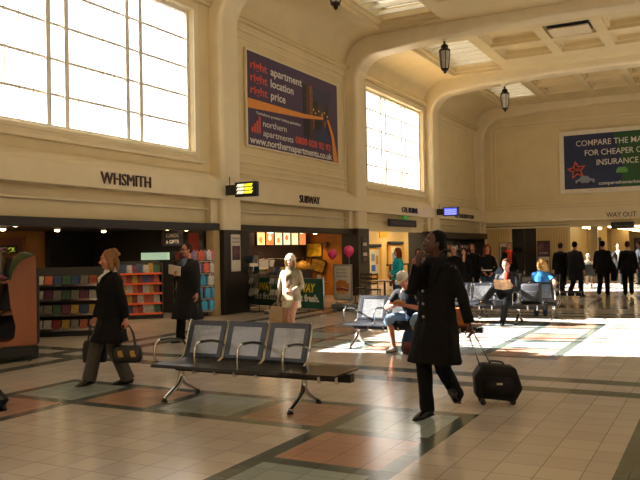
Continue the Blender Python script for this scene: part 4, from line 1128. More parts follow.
def person(label, loc, face, h=1.75, skin='pale', hair='brown', hairstyle='short', top=None, top_kind='coat', hem=None, legs=None, leg_kind='trousers',
           shoes=None, hip=(0, 0, .93), lean=0, aL=(-.1, 0, .085), aR=(.1, 0, .085), pitL=0, pitR=0, toeL=.12, toeR=-.12, hL=None, hR=None, eL=(-.6, -1, -.3), eR=(.6, -1, -.3),
           head=(0, 0), kL=(0, 1, .1), kR=(0, 1, .1), vox=.012, gender='m', curl=.6, extras=None, fold=.010, slim=1.0, flare=.03, palmL=None, palmR=None, group=None, open_hem=0):
    s = h/1.75
    S = lambda p: Vector(p)*s
    rz = math.atan2(face[1], face[0])-PI/2
    t = thing('person', label, 'person', loc, rz, group)
    hipc = S(hip); sd_ = Vector((0, math.sin(lean), math.cos(lean)))
    fw = Vector((0, math.cos(lean), -math.sin(lean)))
    neck = hipc+sd_*.53*s; shc = hipc+sd_*.485*s
    sw = (.175 if gender == 'm' else .155)*s
    # joints
    hp = {-1: hipc+V3(-.088*s, 0, 0), 1: hipc+V3(.088*s, 0, 0)}
    shc = hipc+sd_*.462*s; sh = {-1: shc+V3(-sw, 0, 0), 1: shc+V3(sw, 0, 0)}
    an = {-1: S(aL), 1: S(aR)}; kp = {-1: Vector(kL), 1: Vector(kR)}
    hd = {-1: S(hL) if hL else V3(-.27*s, .06*s, .80*s), 1: S(hR) if hR else V3(.27*s, .06*s, .80*s)}
    ep = {-1: Vector(eL), 1: Vector(eR)}
    kn, el_ = {}, {}
    for q in (-1, 1):
        kn[q], an[q] = ik(hp[q], an[q], .43*s, .42*s, kp[q])
        el_[q], hd[q] = ik(sh[q], hd[q], .285*s, .255*s, ep[q])
    # ---- body: one continuous surface
    b = BM()
    K = slim*s
    cen = lambda u: hipc+sd_*u*s
    def ring(u, w_, d_, off=0, n=16):
        c = cen(u)+fw*off*s
        return [c+V3(1, 0, 0)*w_*K*math.cos(2*PI*k/n)+fw*d_*K*math.sin(2*PI*k/n) for k in range(n)]
    ringloft(b, [ring(-.1, .10, .08), ring(-.04, .15, .10), ring(.06, .155, .105), ring(.2, .135, .09), ring(.36, .155, .10, .01), ring(.45, .165, .09), ring(.5, .11, .07), ring(.55, .06, .055)])
    hdir = Matrix.Rotation(head[0], 3, 'Z') @ Matrix.Rotation(head[1], 3, 'X')
    hrot = hdir
    H0 = neck + Vector((0, math.sin(lean)*.06+.02, .115))*s          # skull base centre
    HC = H0 + hrot @ V3(0, .01, .055)*s
    def hpnt(x, y, z): return HC + hrot @ V3(x, y, z)*s
    stube(b, [neck-sd_*.05*s, neck+sd_*.03*s, H0+hrot @ V3(0, -.01, .02)*s], [(.058*s, .058*s), (.052*s, .052*s), (.055*s, .055*s)], 12)
    hs = 1.0 if gender == 'm' else .95
    ell(b, hpnt(0, -.012, .035), (.074*s*hs, .094*s*hs, .088*s*hs), hrot, 18, 12)
    ell(b, hpnt(0, .022, -.03), (.06*s*hs, .066*s*hs, .078*s*hs), hrot, 16, 10)
    ell(b, hpnt(0, .052, -.085), (.03*s, .03*s, .024*s), hrot)
    stube(b, [hpnt(0, .082, .018), hpnt(0, .096, -.008), hpnt(0, .108, -.03), hpnt(0, .088, -.04)], [(.008*s, .008*s), (.010*s, .010*s), (.015*s, .012*s), (.010*s, .008*s)], 8)
    for q in (-1, 1):
        ell(b, hpnt(q*.076*hs, -.008, -.008), (.010*s, .020*s, .032*s), hrot, 8, 8)
        stube(b, [hpnt(q*.012, .080, .034), hpnt(q*.034, .078, .038), hpnt(q*.055, .062, .03)], [(.009*s, .007*s)]*3, 6)
        ell(b, hpnt(q*.036, .058, -.022), (.022*s, .02*s, .018*s), hrot, 8, 6)
        # arm
        stube(b, [cen(.44)+V3(q*.09*s, 0, 0), sh[q], sh[q].lerp(el_[q], .4), el_[q], el_[q].lerp(hd[q], .4), hd[q]],
              [(.05*K, .05*K), (.052*K, .052*K), (.045*K, .045*K), (.037*K, .037*K), (.038*K, .038*K), (.025*s, .021*s)], 10)
        # leg
        stube(b, [hp[q]+V3(0, 0, .04*s), hp[q].lerp(kn[q], .35), kn[q], kn[q].lerp(an[q], .35), an[q]],
              [(.08*K, .085*K), (.078*K, .082*K), (.053*K, .053*K), (.052*K, .055*K), (.035*s, .038*s)], 10)
        # foot inside the shoe
        ty = toeL if q < 0 else toeR; pt = pitL if q < 0 else pitR
        R_ = Matrix.Rotation(ty, 3, 'Z') @ Matrix.Rotation(-pt, 3, 'X')
        A_ = an[q]
        stube(b, [A_+V3(0, 0, .01), A_+R_ @ V3(0, .01, -.04)*s, A_+R_ @ V3(0, .1, -.06)*s, A_+R_ @ V3(0, .16, -.065)*s], [(.034*s, .034*s), (.034*s, .034*s), (.036*s, .02*s), (.026*s, .012*s)], 10)
        # hand: palm, four fingers, thumb
        fd = (hd[q]-el_[q]).normalized()
        pn = palmL if q < 0 else palmR
        inn = Vector(pn) if pn else V3(-q, 0.15, 0)
        inn = (inn-fd*inn.dot(fd)).normalized()      # palm faces this way
        sdv = fd.cross(inn)*(1 if q > 0 else -1)     # towards the thumb
        if sdv.y < 0 and not pn: sdv = -sdv
        W_ = hd[q]
        stube(b, [W_-fd*.01*s, W_+fd*.035*s, W_+fd*.085*s], [(.027*s, .016*s), (.038*s, .017*s), (.040*s, .015*s)], 10, tuple(sdv))
        for k in range(4):
            ln = (.068, .078, .074, .058)[k]*s; off = (.030-.020*k)*s
            p0 = W_+fd*.075*s+sdv*off; c1, c2, c3 = curl*.6, curl*1.4, curl*1.9
            p1 = W_+fd*.088*s+sdv*off
            p2 = p1+(fd*math.cos(c1)+inn*math.sin(c1))*ln*.45; p3 = p2+(fd*math.cos(c2)+inn*math.sin(c2))*ln*.32; p4 = p3+(fd*math.cos(c3)+inn*math.sin(c3))*ln*.25
            tube(b, [p0, p1, p2, p3, p4], [.0095*s, .0095*s, .009*s, .0085*s, .0065*s], 8)
        q0 = W_+fd*.02*s+sdv*.022*s
        tube(b, [q0, q0+(fd*.6+sdv*.7+inn*.25)*.035*s, q0+(fd*.8+sdv*.55+inn*.45)*.065*s, q0+(fd*.9+sdv*.35+inn*.6)*.088*s], [.014*s, .012*s, .010*s, .0075*s], 8)
    me = remeshed(b, min(vox, .0115), 1); me.materials.append(SKIN[skin])
    obj('body', None, None, t, mesh=me)
    # ---- face details
    if vox < .016:
        for q in (-1, 1):
            bm = BM(); ell(bm, hpnt(q*.031, .0735*hs, .016), (.013*s, .009*s, .008*s), hrot, 10, 8); e_ = obj('eye', bm, EYEW, t, smooth=True)
            bm = BM(); ell(bm, hpnt(q*.031, .081*hs, .016), (.006*s, .004*s, .006*s), hrot, 8, 6); obj('iris', bm, EYED, e_, smooth=True)
        bm = BM(); stube(bm, [hpnt(-.024, .074, -.058), hpnt(-.008, .084, -.055), hpnt(.008, .084, -.055), hpnt(.024, .074, -.058)], [(.004*s, .005*s), (.006*s, .006*s), (.006*s, .006*s), (.004*s, .005*s)], 8); obj('mouth', bm, LIPSD if skin == 'dark' else LIPS, t, smooth=True)
        bm = BM()
        for q in (-1, 1): stube(bm, [hpnt(q*.014, .086, .040), hpnt(q*.034, .084, .047), hpnt(q*.054, .068, .040)], [(.003*s, .004*s)]*3, 6)
        obj('eyebrows', bm, HAIRS.get(hair, HAIRS['brown']), t)
    # ---- hair
    if hairstyle != 'none':
        b = BM()
        cap = 1.10
        ell(b, hpnt(0, -.026, .052), (.079*s*hs, .090*s*hs, .082*s*hs), hrot, 18, 12)
        ell(b, hpnt(0, -.05, .005), (.074*s*hs, .066*s*hs, .07*s*hs), hrot, 16, 10)
        if hairstyle == 'short':
            for q in (-1, 1): ell(b, hpnt(q*.068*hs, -.012, .018), (.012*s, .035*s, .04*s), hrot, 8, 8)
        if hairstyle in ('bob', 'long', 'wild'):
            ell(b, hpnt(0, -.03, .05), (.088*s, .098*s, .088*s), hrot, 18, 12)
            dn = {'bob': .14, 'wild': .15, 'long': .33}[hairstyle]
            for q in (-1, 1):
                stube(b, [hpnt(q*.072, .005, .06), hpnt(q*.088, -.005, .0), hpnt(q*.088, -.015, -.07), hpnt(q*.08, -.03, -dn)], [(.022*s, .035*s), (.024*s, .045*s), (.026*s, .045*s), (.016*s, .03*s)], 10)
            stube(b, [hpnt(0, -.07, .05), hpnt(0, -.1, -.02), hpnt(0, -.1, -.09), hpnt(0, -.095, -dn-.02)], [(.08*s, .04*s), (.088*s, .045*s), (.088*s, .04*s), (.06*s, .025*s)], 12)
        if hairstyle == 'wild':
            rr = random.Random(3)
            for k in range(16):
                a_, e_ = rr.uniform(0, 2*PI), rr.uniform(.2, 1.3)
                d_ = V3(math.cos(a_)*math.cos(e_), math.sin(a_)*math.cos(e_)-.3, math.sin(e_))
                ell(b, hpnt(d_.x*.085, d_.y*.09-.03, d_.z*.085+.05), (.03*s, .03*s, .026*s), hrot, 8, 6)
        if hairstyle == 'bun': ell(b, hpnt(0, -.11, .06), (.04*s, .035*s, .04*s), hrot, 10, 8)
        me = remeshed(b, .011*s if vox < .016 else .014, 1, .006, (40, 40, 14)); me.materials.append(HAIRS[hair]); obj('hair', None, None, t, mesh=me)
    # ---- trousers / skirt
    lm = legs
    if leg_kind in ('trousers', 'shorts'):
        b = BM()
        ringloft(b, [ring(-.09, .12, .10), ring(-.03, .175, .125), ring(.06, .172, .122), ring(.12, .15, .108)])
        for q in (-1, 1):
            if leg_kind == 'trousers':
                end = an[q]+V3(0, -.005, -.035)*s
                stube(b, [hp[q]+V3(0, 0, .03*s), hp[q].lerp(kn[q], .35), kn[q], kn[q].lerp(end, .5), end],
                      [(.098*K, .108*K), (.094*K, .10*K), (.074*K, .078*K), (.066*K, .074*K), (.062*K, .075*K)], 12)
            else:
                end = kn[q].lerp(an[q], .12)
                stube(b, [hp[q]+V3(0, 0, .03*s), hp[q].lerp(kn[q], .4), kn[q], end], [(.10*K, .11*K), (.10*K, .105*K), (.085*K, .088*K), (.085*K, .085*K)], 12)
        me = remeshed(b, vox, 2, fold*.8, (9, 9, 5)); me.materials.append(lm); obj('trousers' if leg_kind == 'trousers' else 'shorts', None, None, t, mesh=me)
    # ---- shoes
    shm = shoes or SHOEB
    for q in (-1, 1):
        ty = toeL if q < 0 else toeR; pt = pitL if q < 0 else pitR
        R_ = Matrix.Rotation(ty, 3, 'Z') @ Matrix.Rotation(-pt, 3, 'X'); A_ = an[q]
        bm = BM()
        P = lambda x, y, z: A_+R_ @ V3(x, y, z)*s
        stube(bm, [P(0, -.058, -.03), P(0, -.05, -.045), P(0, .0, -.038), P(0, .07, -.05), P(0, .13, -.06), P(0, .185, -.068)],
              [(.02*s, .028*s), (.036*s, .034*s), (.040*s, .044*s), (.044*s, .032*s), (.046*s, .024*s), (.022*s, .012*s)], 12, tuple(R_ @ V3(1, 0, 0)))
        so = obj('shoe', bm, shm, t, smooth=True)
        bm = BM()
        ringloft(bm, [[P(w_*x_, y_, z_) for w_, y_ in ((-1, -.06), (-.9, .04), (-1.1, .11), (-.5, .195), (.5, .195), (1.1, .11), (.9, .04), (1, -.06))] for x_, z_ in ((.036, -.085), (.038, -.070))])
        obj('sole', bm, SHOEB, so)
    # ---- upper garment
    if top_kind:
        b = BM()
        bulky = {'coat': 1.12, 'jacket': 1.08, 'jumper': 1.02, 'tshirt': .97}[top_kind]
        r2 = lambda u, w_, d_, off=0: ring(u, w_*bulky, d_*bulky, off)
        rg = [r2(-.02, .18, .13), r2(.1, .165, .122, .003), r2(.22, .162, .118, .006), r2(.34, .178, .124, .01), r2(.43, .178, .112, .004), r2(.485, .142, .088), r2(.515, .095, .07), r2(.555, .066, .062)]
        low = hem*s if hem is not None else hipc.z-.1*s
        if low < hipc.z-.03*s:
            def chain(q, z):
                if z > kn[q].z: u = (hp[q].z-z)/max(1e-4, hp[q].z-kn[q].z); return hp[q].lerp(kn[q], u)
                u = (kn[q].z-z)/max(1e-4, kn[q].z-an[q].z); return kn[q].lerp(an[q], min(1, u))
            n_ = 6; lower = []
            for i in range(n_, 0, -1):
                z = hipc.z+(low-hipc.z)*i/n_; a_, c_ = chain(-1, z), chain(1, z)
                f_r = i/n_; cy = (a_.y+c_.y)/2*.75; cx_ = (a_.x+c_.x)/2*.8+hipc.x*.2
                dy = max(.135*bulky*s, abs(a_.y-c_.y)/2*.8+.105*s)+flare*s*f_r
                dx = (.182*bulky*s)*slim+flare*s*f_r*1.2+abs(abs(a_.x-c_.x)/2-.09*s)*.6
                lower.append([Vector((cx_+dx*math.cos(2*PI*k/16), cy+dy*math.sin(2*PI*k/16), z)) for k in range(16)])
            rg = lower+rg
        ringloft(b, rg)
        slv = {'coat': (.062, .064, .056, .052, .048), 'jacket': (.059, .062, .052, .048, .044), 'jumper': (.055, .055, .046, .042, .036), 'tshirt': (.062, .060, .056, .05, .05)}[top_kind]
        for q in (-1, 1):
            if top_kind == 'tshirt':
                stube(b, [cen(.45)+V3(q*.10*s, 0, 0), sh[q], sh[q].lerp(el_[q], .35), sh[q].lerp(el_[q], .62)], [(.06*K,)*2, (.064*K,)*2, (.062*K,)*2, (.064*K,)*2], 12)
            else:
                stube(b, [cen(.43)+V3(q*.09*s, 0, 0), sh[q]+V3(0, 0, .0), sh[q].lerp(el_[q], .45), el_[q], el_[q].lerp(hd[q], .5), hd[q]-(hd[q]-el_[q]).normalized()*.01*s],
                      [(slv[0]*K,)*2, (slv[0]*K,)*2, (slv[1]*K,)*2, (slv[2]*K,)*2, (slv[3]*K,)*2, (slv[4]*K,)*2], 12)
        me = remeshed(b, vox, 2, fold, (8, 8, 2.4)); me.materials.append(top)
        obj({'coat': 'coat', 'jacket': 'jacket', 'jumper': 'jumper', 'tshirt': 'shirt'}[top_kind], None, None, t, mesh=me)
    info = dict(t=t, s=s, hd=hd, el=el_, kn=kn, an=an, neck=neck, shc=shc, cen=cen, fw=fw, sd=sd_, hp=hpnt, hrot=hrot, loc=Vector(loc), rz=rz, hipc=hipc, sh=sh, K=K)
    return info
def part(I, name, bm, m, smooth=True, vox=None, fold=0):
    if vox:
        me = remeshed(bm, vox, 1, fold, (20, 20, 10)); me.materials.append(m); return obj(name, None, None, I['t'], mesh=me)
    return obj(name, bm, m, I['t'], smooth=smooth)
def shirt_front(I, m, u0=.2, u1=.54, w=.05, d=.135, name='shirt'):
    bm = BM(); pts, rad = [], []
    for k in range(5):
        u = u0+(u1-u0)*k/4; off = d*(1 if u < .44 else (1-(u-.44)*4.2)); ww = w*(.35+.65*k/4)
        pts.append(I['cen'](u)+I['fw']*off*I['s']*.93); rad.append((ww*I['s'], .022*I['s']))
    stube(bm, pts, rad, 10, (1, 0, 0)); return part(I, name, bm, m)
def collar(I, m, r=.072, name='collar', h=.05):
    bm = BM(); s = I['s']; c = I['neck']+I['sd']*.012*s
    pts = [c+V3(math.cos(a)*r*s, math.sin(a)*r*s*.95-.004*s, .01*s*math.sin(a)*-1.5) for a in [PI/2+.3+k*(2*PI-.6)/12 for k in range(13)]]
    stube(bm, pts, [(.016*s, h*.5*s)]*13, 8, (0, 0, 1) if False else None); return part(I, name, bm, m)
def scarf(I, m, r=.08, th=.032, tail=None):
    bm = BM(); s = I['s']; c = I['neck']+I['sd']*.01*s
    for dz, rr in ((0, r), (.03, r*.92)):
        n = 16; pts = [c+V3(math.cos(2*PI*k/n)*rr*s, math.sin(2*PI*k/n)*rr*s*.95, dz*s+.012*s*math.sin(4*PI*k/n)-.02*s*math.sin(2*PI*k/n)) for k in range(n+1)]
        tube(bm, pts, th*s, 10)
    if tail:
        for sx_, ln in tail:
            pts = [c+V3(sx_*.5*s, .07*s, -.02*s)]
            for k in range(1, 5): u = .50-ln*k/4; pts.append(I['cen'](u)+I['fw']*.142*s+V3(sx_*s, 0, 0))
            stube(bm, pts, [(.05*s, .018*s)]*5, 10, (1, 0, 0))
    return part(I, 'scarf', bm, m, vox=.012, fold=.006)
def wpos(I, p):
    c, s_ = math.cos(I['rz']), math.sin(I['rz']); return Vector((I['loc'].x+p.x*c-p.y*s_, I['loc'].y+p.x*s_+p.y*c, I['loc'].z+p.z))
BLK = cloth('black_wool', '090808'); BLK2 = cloth('black_suit', '09090b'); CHAR = cloth('charcoal_wool', '1e1f23'); GREYT = cloth('grey_trousers', '4c4742'); DEN = cloth('denim', '2c3e58'); LDEN = cloth('light_denim', '7c96b4')
WHT = cloth('white_cotton', 'cfcac2'); 

# 1 the tall man pulling a suitcase
I = person('tall man in long black coat, one hand at his chin, with a wheeled suitcase', (-2.47, 7.03, 0), (-.24, -.97), 1.82, 'dark', 'black', 'short', BLK, 'coat', .50, BLK2,
           aL=(-.06, -.24, .17), aR=(.0, .2, .095), pitL=-.75, pitR=.1, hip=(0, 0, .905), hR=(.04, .24, 1.42), eR=(.25, .1, -1), hL=(-.28, -.14, .80), eL=(-.5, -.8, 0),
           head=(-.66, .18), vox=.012, curl=1.0, palmR=(-.2, -1, .3), flare=.05, slim=1.0, fold=.014)
scarf(I, cloth('dark_scarf', '17161a'), .075, .03)
bm = BM()
for u in (.02, .14, .26): ell(bm, I['cen'](u)+I['fw']*.158*I['s']+V3(.05, 0, 0), (.014, .008, .014))
part(I, 'button', bm, mat('grey_button', '8a8a90', .3))
for q in (-1, 1):
    bm = BM(); stube(bm, [I['cen'](.56)+V3(q*.06, .03, 0), I['cen'](.48)+I['fw']*.115+V3(q*.075, 0, 0), I['cen'](.36)+I['fw']*.155+V3(q*.05, 0, 0), I['cen'](.28)+I['fw']*.155+V3(q*.012, 0, 0)], [(.03, .012), (.045, .012), (.035, .012), (.008, .008)], 8, (1, 0, 0)); part(I, 'lapel', bm, BLK)
for q in (-1, 1):
    bm = BM(); 
    bmesh.ops.create_cone(bm, segments=16, radius1=.022, radius2=.022, depth=.004, matrix=Matrix.Translation(I['hp'](q*.033, .094, .014)) @ I['hrot'].to_4x4() @ Matrix.Rotation(PI/2, 4, 'X'))
    g_ = part(I, 'spectacle_lens', bm, glass_mat('lens', (.8, .85, .9), .25)) if q < 0 else part(I, 'spectacle_lens', bm, glass_mat('lens', (.8, .85, .9), .25))
LH = wpos(I, I['hd'][-1])
# suitcase
SX, SY = -2.08, 7.74
dirp = Vector((LH.x-SX, LH.y-SY, 0)); 
t = thing('wheeled_suitcase', 'black soft suitcase on two wheels with a chrome pull handle', 'suitcase', (SX, SY, 0), .42); t.scale = (.84, .84, .84)
SCM = cloth('suitcase_nylon', '121214', .6)
bm = BM(); prism(bm, [(-.27, .09), (.20, .045), (.29, .20), (.21, .46), (-.19, .50), (-.29, .36)], -.15, .15, 'y'); es = list(bm.edges); bmesh.ops.bevel(bm, geom=es, offset=.03, segments=3, affect='EDGES', profile=.5)
obj('body', bm, SCM, t, smooth=True)
bm = BM(); prism(bm, [(-.2, .13), (.15, .10), (.21, .2), (.15, .34), (-.16, .37), (-.22, .3)], -.185, -.14, 'y'); bmesh.ops.bevel(bm, geom=list(bm.edges), offset=.012, segments=2, affect='EDGES'); obj('front_pocket', bm, SCM, t, smooth=True)
bm = BM(); stube(bm, [(-.09, 0, .49), (-.07, 0, .525), (.06, 0, .51), (.08, 0, .475)], [.012]*4, 8); obj('top_handle', bm, BLACK, t, smooth=True)
bm = BM(); bx(bm, -.035, .035, -.19, -.184, .26, .285); obj('badge', bm, CHROME, t)
for x in (-.19, .17):
    bm = BM(); lathe(bm, [(.001, -.015), (.035, -.015), (.035, .015), (.001, .015)], (x, -.1 if x < 0 else -.1, .035), 14, 'y'); bx(bm, x-.02, x+.02, -.12, -.08, .05, .1); obj('wheel', bm, BLACK, t)
    bm = BM(); lathe(bm, [(.001, -.015), (.035, -.015), (.035, .015), (.001, .015)], (x, .1, .035), 14, 'y'); bx(bm, x-.02, x+.02, .08, .12, .05, .1); obj('wheel', bm, BLACK, t)
c, s_ = math.cos(-.42), math.sin(-.42)
lh = Vector((LH.x-SX, LH.y-SY, 0)); lh = Vector((lh.x*c-lh.y*s_, lh.x*s_+lh.y*c, LH.z-.06))/.84
apex = Vector((-.24, -.02, .66))
bm = BM(); tube(bm, [(-.2, -.05, .44), tuple(Vector((-.2, -.05, .44)).lerp(lh, .9)+Vector((-.03, -.03, 0)))], .008, 8); tube(bm, [(-.06, .05, .46), tuple(Vector((-.06, .05, .46)).lerp(lh, .9)+Vector((.03, .03, 0)))], .008, 8)
tube(bm, [tuple(lh+Vector((-.07, -.05, -.02))), tuple(lh+Vector((.07, .05, -.02)))], .013, 8)
obj('pull_handle', bm, CHROME, t, smooth=True)

# 2 the woman with two black bags
I = person('woman in a long black coat and white scarf walking left with two black bags', (-6.72, 7.12, 0), (-.52, -.85), 1.70, 'pink', 'ginger_blond', 'wild', BLK, 'coat', .56, GREYT, gender='f',
           aL=(-.07, -.10, .085), aR=(.08, .36, .10), pitR=.2, hip=(0, .08, .90), hL=(-.30, -.04, .79), hR=(.26, .22, .80), head=(-.05, -.05), toeL=0, toeR=0, vox=.012, flare=.08, slim=1.22, curl=1.3)
scarf(I, WHT, .07, .026, [(.0, .12)])
bm = BM(); 
for q in (-1, 1):
    b_ = BM(); stube(b_, [I['cen'](.55)+V3(q*.07, .0, .01), I['cen'](.47)+I['fw']*.12+V3(q*.07, 0, 0), I['cen'](.34)+I['fw']*.15+V3(q*.03, 0, 0)], [(.03, .014), (.045, .014), (.01, .01)], 8, (1, 0, 0)); part(I, 'lapel', b_, BLK)
def handbag(name, label, hand, size, rz, m, buckle=None, drop=.2):
    w, d, h_ = size
    t = thing(name, label, 'bag', (hand.x, hand.y, hand.z-drop-h_), rz)
    bm = BM(); rings = []
    for z, k in ((0, .9), (.02, 1.0), (h_*.5, 1.04), (h_*.85, .95), (h_, .82)):
        rings.append([V3(w/2*k*(abs(math.cos(a))**.4)*math.copysign(1, math.cos(a)), d/2*k*(1 if z < h_*.6 else .75)*(abs(math.sin(a))**.5)*math.copysign(1, math.sin(a)), z) for a in [2*PI*(i+.5)/20 for i in range(20)]])
    ringloft(bm, rings); obj('body', bm, m, t, smooth=True)
    for y in (-d*.25, d*.25):
        bm = BM(); stube(bm, [(-w*.28, y, h_*.9), (-w*.2, y*.6, h_+drop*.6), (0, 0, h_+drop+.005), (w*.2, y*.6, h_+drop*.6), (w*.28, y, h_*.9)], [.008]*5, 6); obj('strap', bm, m, t, smooth=True)
    if buckle:
        for x in (-w*.2, w*.22):
            for y in (-d/2-.005, d/2+.005):
                bm = BM(); bx(bm, x-.028, x+.028, y-.006, y+.006, h_*.45, h_*.72); bx(bm, x-.015, x+.04, y-.008, y+.008, h_*.35, h_*.5); obj('buckle', bm, buckle, t, bevel=.003)
    return t
GOLD = mat('gold_buckle', 'b08a4a', .3, .8)
hh = wpos(I, I['hd'][-1]+(I['hd'][-1]-I['el'][-1]).normalized()*.07)
handbag('handbag', 'black handbag with two gold buckles in the walking woman\'s nearer hand', hh, (.36, .14, .21), .49, mat('bag_leather', '0f0d0d', .4), GOLD, .25)
hh = wpos(I, I['hd'][1]+(I['hd'][1]-I['el'][1]).normalized()*.07)
handbag('shopping_bag', 'plain flat black bag hanging in the walking woman\'s further hand', hh, (.30, .10, .28), .6, mat('bag_cloth', '131214', .7), None, .22)

# 3 man in glasses
I = person('man with dark glasses in an open charcoal overcoat standing by the newsagent', (-8.6, 10.95, 0), (-.10, -.99), 1.80, 'pink', 'brown', 'short', CHAR, 'coat', .42, BLK2,
           aL=(-.09, -.1, .09), aR=(.1, .12, .09), hL=(-.30, .10, .80), hR=(.12, .22, 1.22), eR=(.8, -.2, -1), head=(-.35, 0), vox=.012, flare=.08, slim=1.2)
# (his left arm hangs; the right holds a folded paper)
shirt_front(I, cloth('blue_grey_shirt', '6a7c94'), .0, .55, .06, .14)
bm = BM(); stube(bm, [I['cen'](.53)+I['fw']*.06, I['cen'](.45)+I['fw']*.15, I['cen'](.2)+I['fw']*.16], [(.014, .01), (.02, .01), (.026, .01)], 8, (1, 0, 0)); part(I, 'tie', bm, cloth('slate_tie', '3c4a60'))
bm = BM()
for q in (-1, 1):
    ell(bm, I['hp'](q*.033, .088, .016), (.026, .008, .017), I['hrot'], 12, 8); tube(bm, [I['hp'](q*.055, .08, .018), I['hp'](q*.082, .0, .014)], .004, 6)
tube(bm, [I['hp'](-.015, .094, .02), I['hp'](.015, .094, .02)], .004, 6); part(I, 'glasses', bm, mat('dark_lens', '0c0a0a', .1))
hh = wpos(I, I['hd'][1]+(I['hd'][1]-I['el'][1]).normalized()*.07)
bm = BM(); bx(bm, -.12, .12, -.012, .012, -.02, .16, .006); ob = obj('folded_newspaper', bm, PAPER); ob.location = hh+Vector((0, 0, -.02)); ob.rotation_euler = (.3, .2, .2); tag(ob, 'folded pale newspaper held up by the man in dark glasses', 'newspaper')

# 4 woman with cream hat
CRM = cloth('cream_wool', 'd8cdb4'); BEI = cloth('beige_jacket', '9a8f78')
I = person('woman in a cream hat, beige jacket and short skirt walking past the green banners', (-6.88, 11.75, 0), (.22, -.97), 1.60, 'pale', 'blond', 'bob', BEI, 'jacket', .80, CRM, None, SHOEBR, gender='f',
           aL=(-.06, .20, .09), aR=(.09, -.16, .12), pitR=-.4, hip=(0, .02, .895), hR=(.30, -.02, .80), hL=(-.10, .26, 1.0), eL=(-.8, -.5, -1), head=(.1, -.05), slim=1.0, vox=.012, flare=.02, palmL=(1, 0, 0))
b = BM(); s = I['s']
rg = []
for z, dx, dy in ((.66, .20, .17), (.72, .19, .16), (.82, .18, .14), (.93, .165, .13)):
    rg.append([V3(dx*s*math.cos(a), (.02+dy*math.sin(a))*s, z*s) for a in [2*PI*k/18 for k in range(18)]])
ringloft(b, rg); part(I, 'skirt', b, CRM, vox=.014, fold=.01)
b = BM(); ell(b, I['hp'](0, -.02, .055), (.095*s, .108*s, .082*s), I['hrot'], 20, 12); 
n = 20; pts = [I['hp'](.092*math.cos(2*PI*k/n), -.015+.104*math.sin(2*PI*k/n), .04-.01*math.sin(2*PI*k/n)) for k in range(n+1)]; tube(b, pts, .02*s, 8); part(I, 'hat', b, CRM, vox=.012, fold=.004)
scarf(I, cloth('taupe_scarf', '6e6450'), .075, .032, [(.03, .34), (-.02, .28)])
for q in (-1, 1):
    b = BM(); k_, a_ = I['kn'][q], I['an'][q]; stube(b, [k_.lerp(a_, .48), k_.lerp(a_, .75), a_+V3(0, 0, -.01)], [(.058, .06), (.052, .055), (.045, .05)], 12); part(I, 'boot_shaft', b, SHOEBR)
hh = wpos(I, I['hd'][1]+(I['hd'][1]-I['el'][1]).normalized()*.07)
handbag('shoulder_bag', 'soft tan bag carried low by the woman in the cream hat', hh, (.34, .16, .30), -.2, cloth('tan_bag', 'b09878', .7), None, .08)

# 5 figure mostly outside the frame at the left edge
I = person('person in black almost wholly cut off by the left edge, only one boot in view', (-6.78, 5.05, 0), (-.88, -.47), 1.68, 'pale', 'brown', 'bob', BLK, 'coat', .5, BLK2, gender='f', aL=(-.09, -.40, .17), aR=(.09, .25, .09), pitL=-.8, hip=(0, 0, .88), vox=.016, flare=.0)
bm = BM(); k_, a_ = I['kn'][-1], I['an'][-1]; stube(bm, [k_.lerp(a_, .3), k_.lerp(a_, .7), a_], [(.07, .075), (.06, .065), (.05, .055)], 12); part(I, 'boot_shaft', bm, SHOEB)

# 6 seated man in a white cap
SEATP = dict(hip=(0, 0, .55), kL=(-.25, 1, .4), kR=(.25, 1, .4))
I = person('seated man in a white cap and black t-shirt bending over food in his hands', (-4.34, 11.36, 0), (-.10, -1), 1.78, 'pink', 'brown', 'short', cloth('black_tshirt', '121317'), 'tshirt', None, LDEN, 'shorts', cloth('pale_trainer', 'a8a49c', .6),
           hip=(0, .05, .52), lean=.55, aL=(-.17, .42, .09), aR=(.20, .40, .09), kL=(-.35, 1, .5), kR=(.35, 1, .5), hL=(-.07, .52, .74), hR=(.08, .50, .74), eL=(-1, -.1, -.6), eR=(1, -.1, -.6), head=(-.25, -.55), vox=.012, curl=1.2, palmL=(1, 0, .3), palmR=(-1, 0, .3))
s = I['s']
b = BM(); ell(b, I['hp'](0, -.015, .05), (.09*s, .104*s, .085*s), I['hrot'], 20, 12); part(I, 'cap', b, WHT, vox=.011)
b = BM(); ringloft(b, [[I['hp'](.075*math.cos(a), .075+.085*max(0, math.sin(a)), z-.03*max(0, math.sin(a))) for a in [PI*k/12 for k in range(13)]] for z in (.036, .043)]); part(I, 'cap_peak', b, WHT)
hh = wpos(I, (I['hd'][-1]+I['hd'][1])/2)
bm = BM(); stube(bm, [(-.09, 0, .0), (-.03, 0, .03), (.05, 0, .03), (.1, 0, .0)], [(.02, .02), (.04, .035), (.04, .035), (.02, .02)], 10)
ob = obj('filled_roll', bm, mat('bread_crust', 'a86a2c', .6, var=.2), smooth=True); ob.location = hh+Vector((0, -.09, .02)); tag(ob, 'brown filled roll held by the seated man in the white cap', 'sandwich')
t = thing('rucksack', 'blue rucksack on the floor between the seated man\'s feet', 'bag', (-4.24, 10.86, 0), .2)
NVY = cloth('navy_bag', '28405e')
bm = BM(); stube(bm, [(0, 0, .0), (0, 0, .08), (0, .01, .22), (0, .02, .34), (0, .02, .39)], [(.13, .09), (.16, .11), (.15, .11), (.12, .08), (.04, .03)], 14, (1, 0, 0)); obj('main_body', bm, NVY, t, smooth=True)
bm = BM(); stube(bm, [(0, -.09, .04), (0, -.11, .12), (0, -.08, .2)], [(.10, .03), (.11, .035), (.09, .02)], 12, (1, 0, 0)); obj('front_pocket', bm, cloth('bag_maroon', '5a2c34'), t, smooth=True)
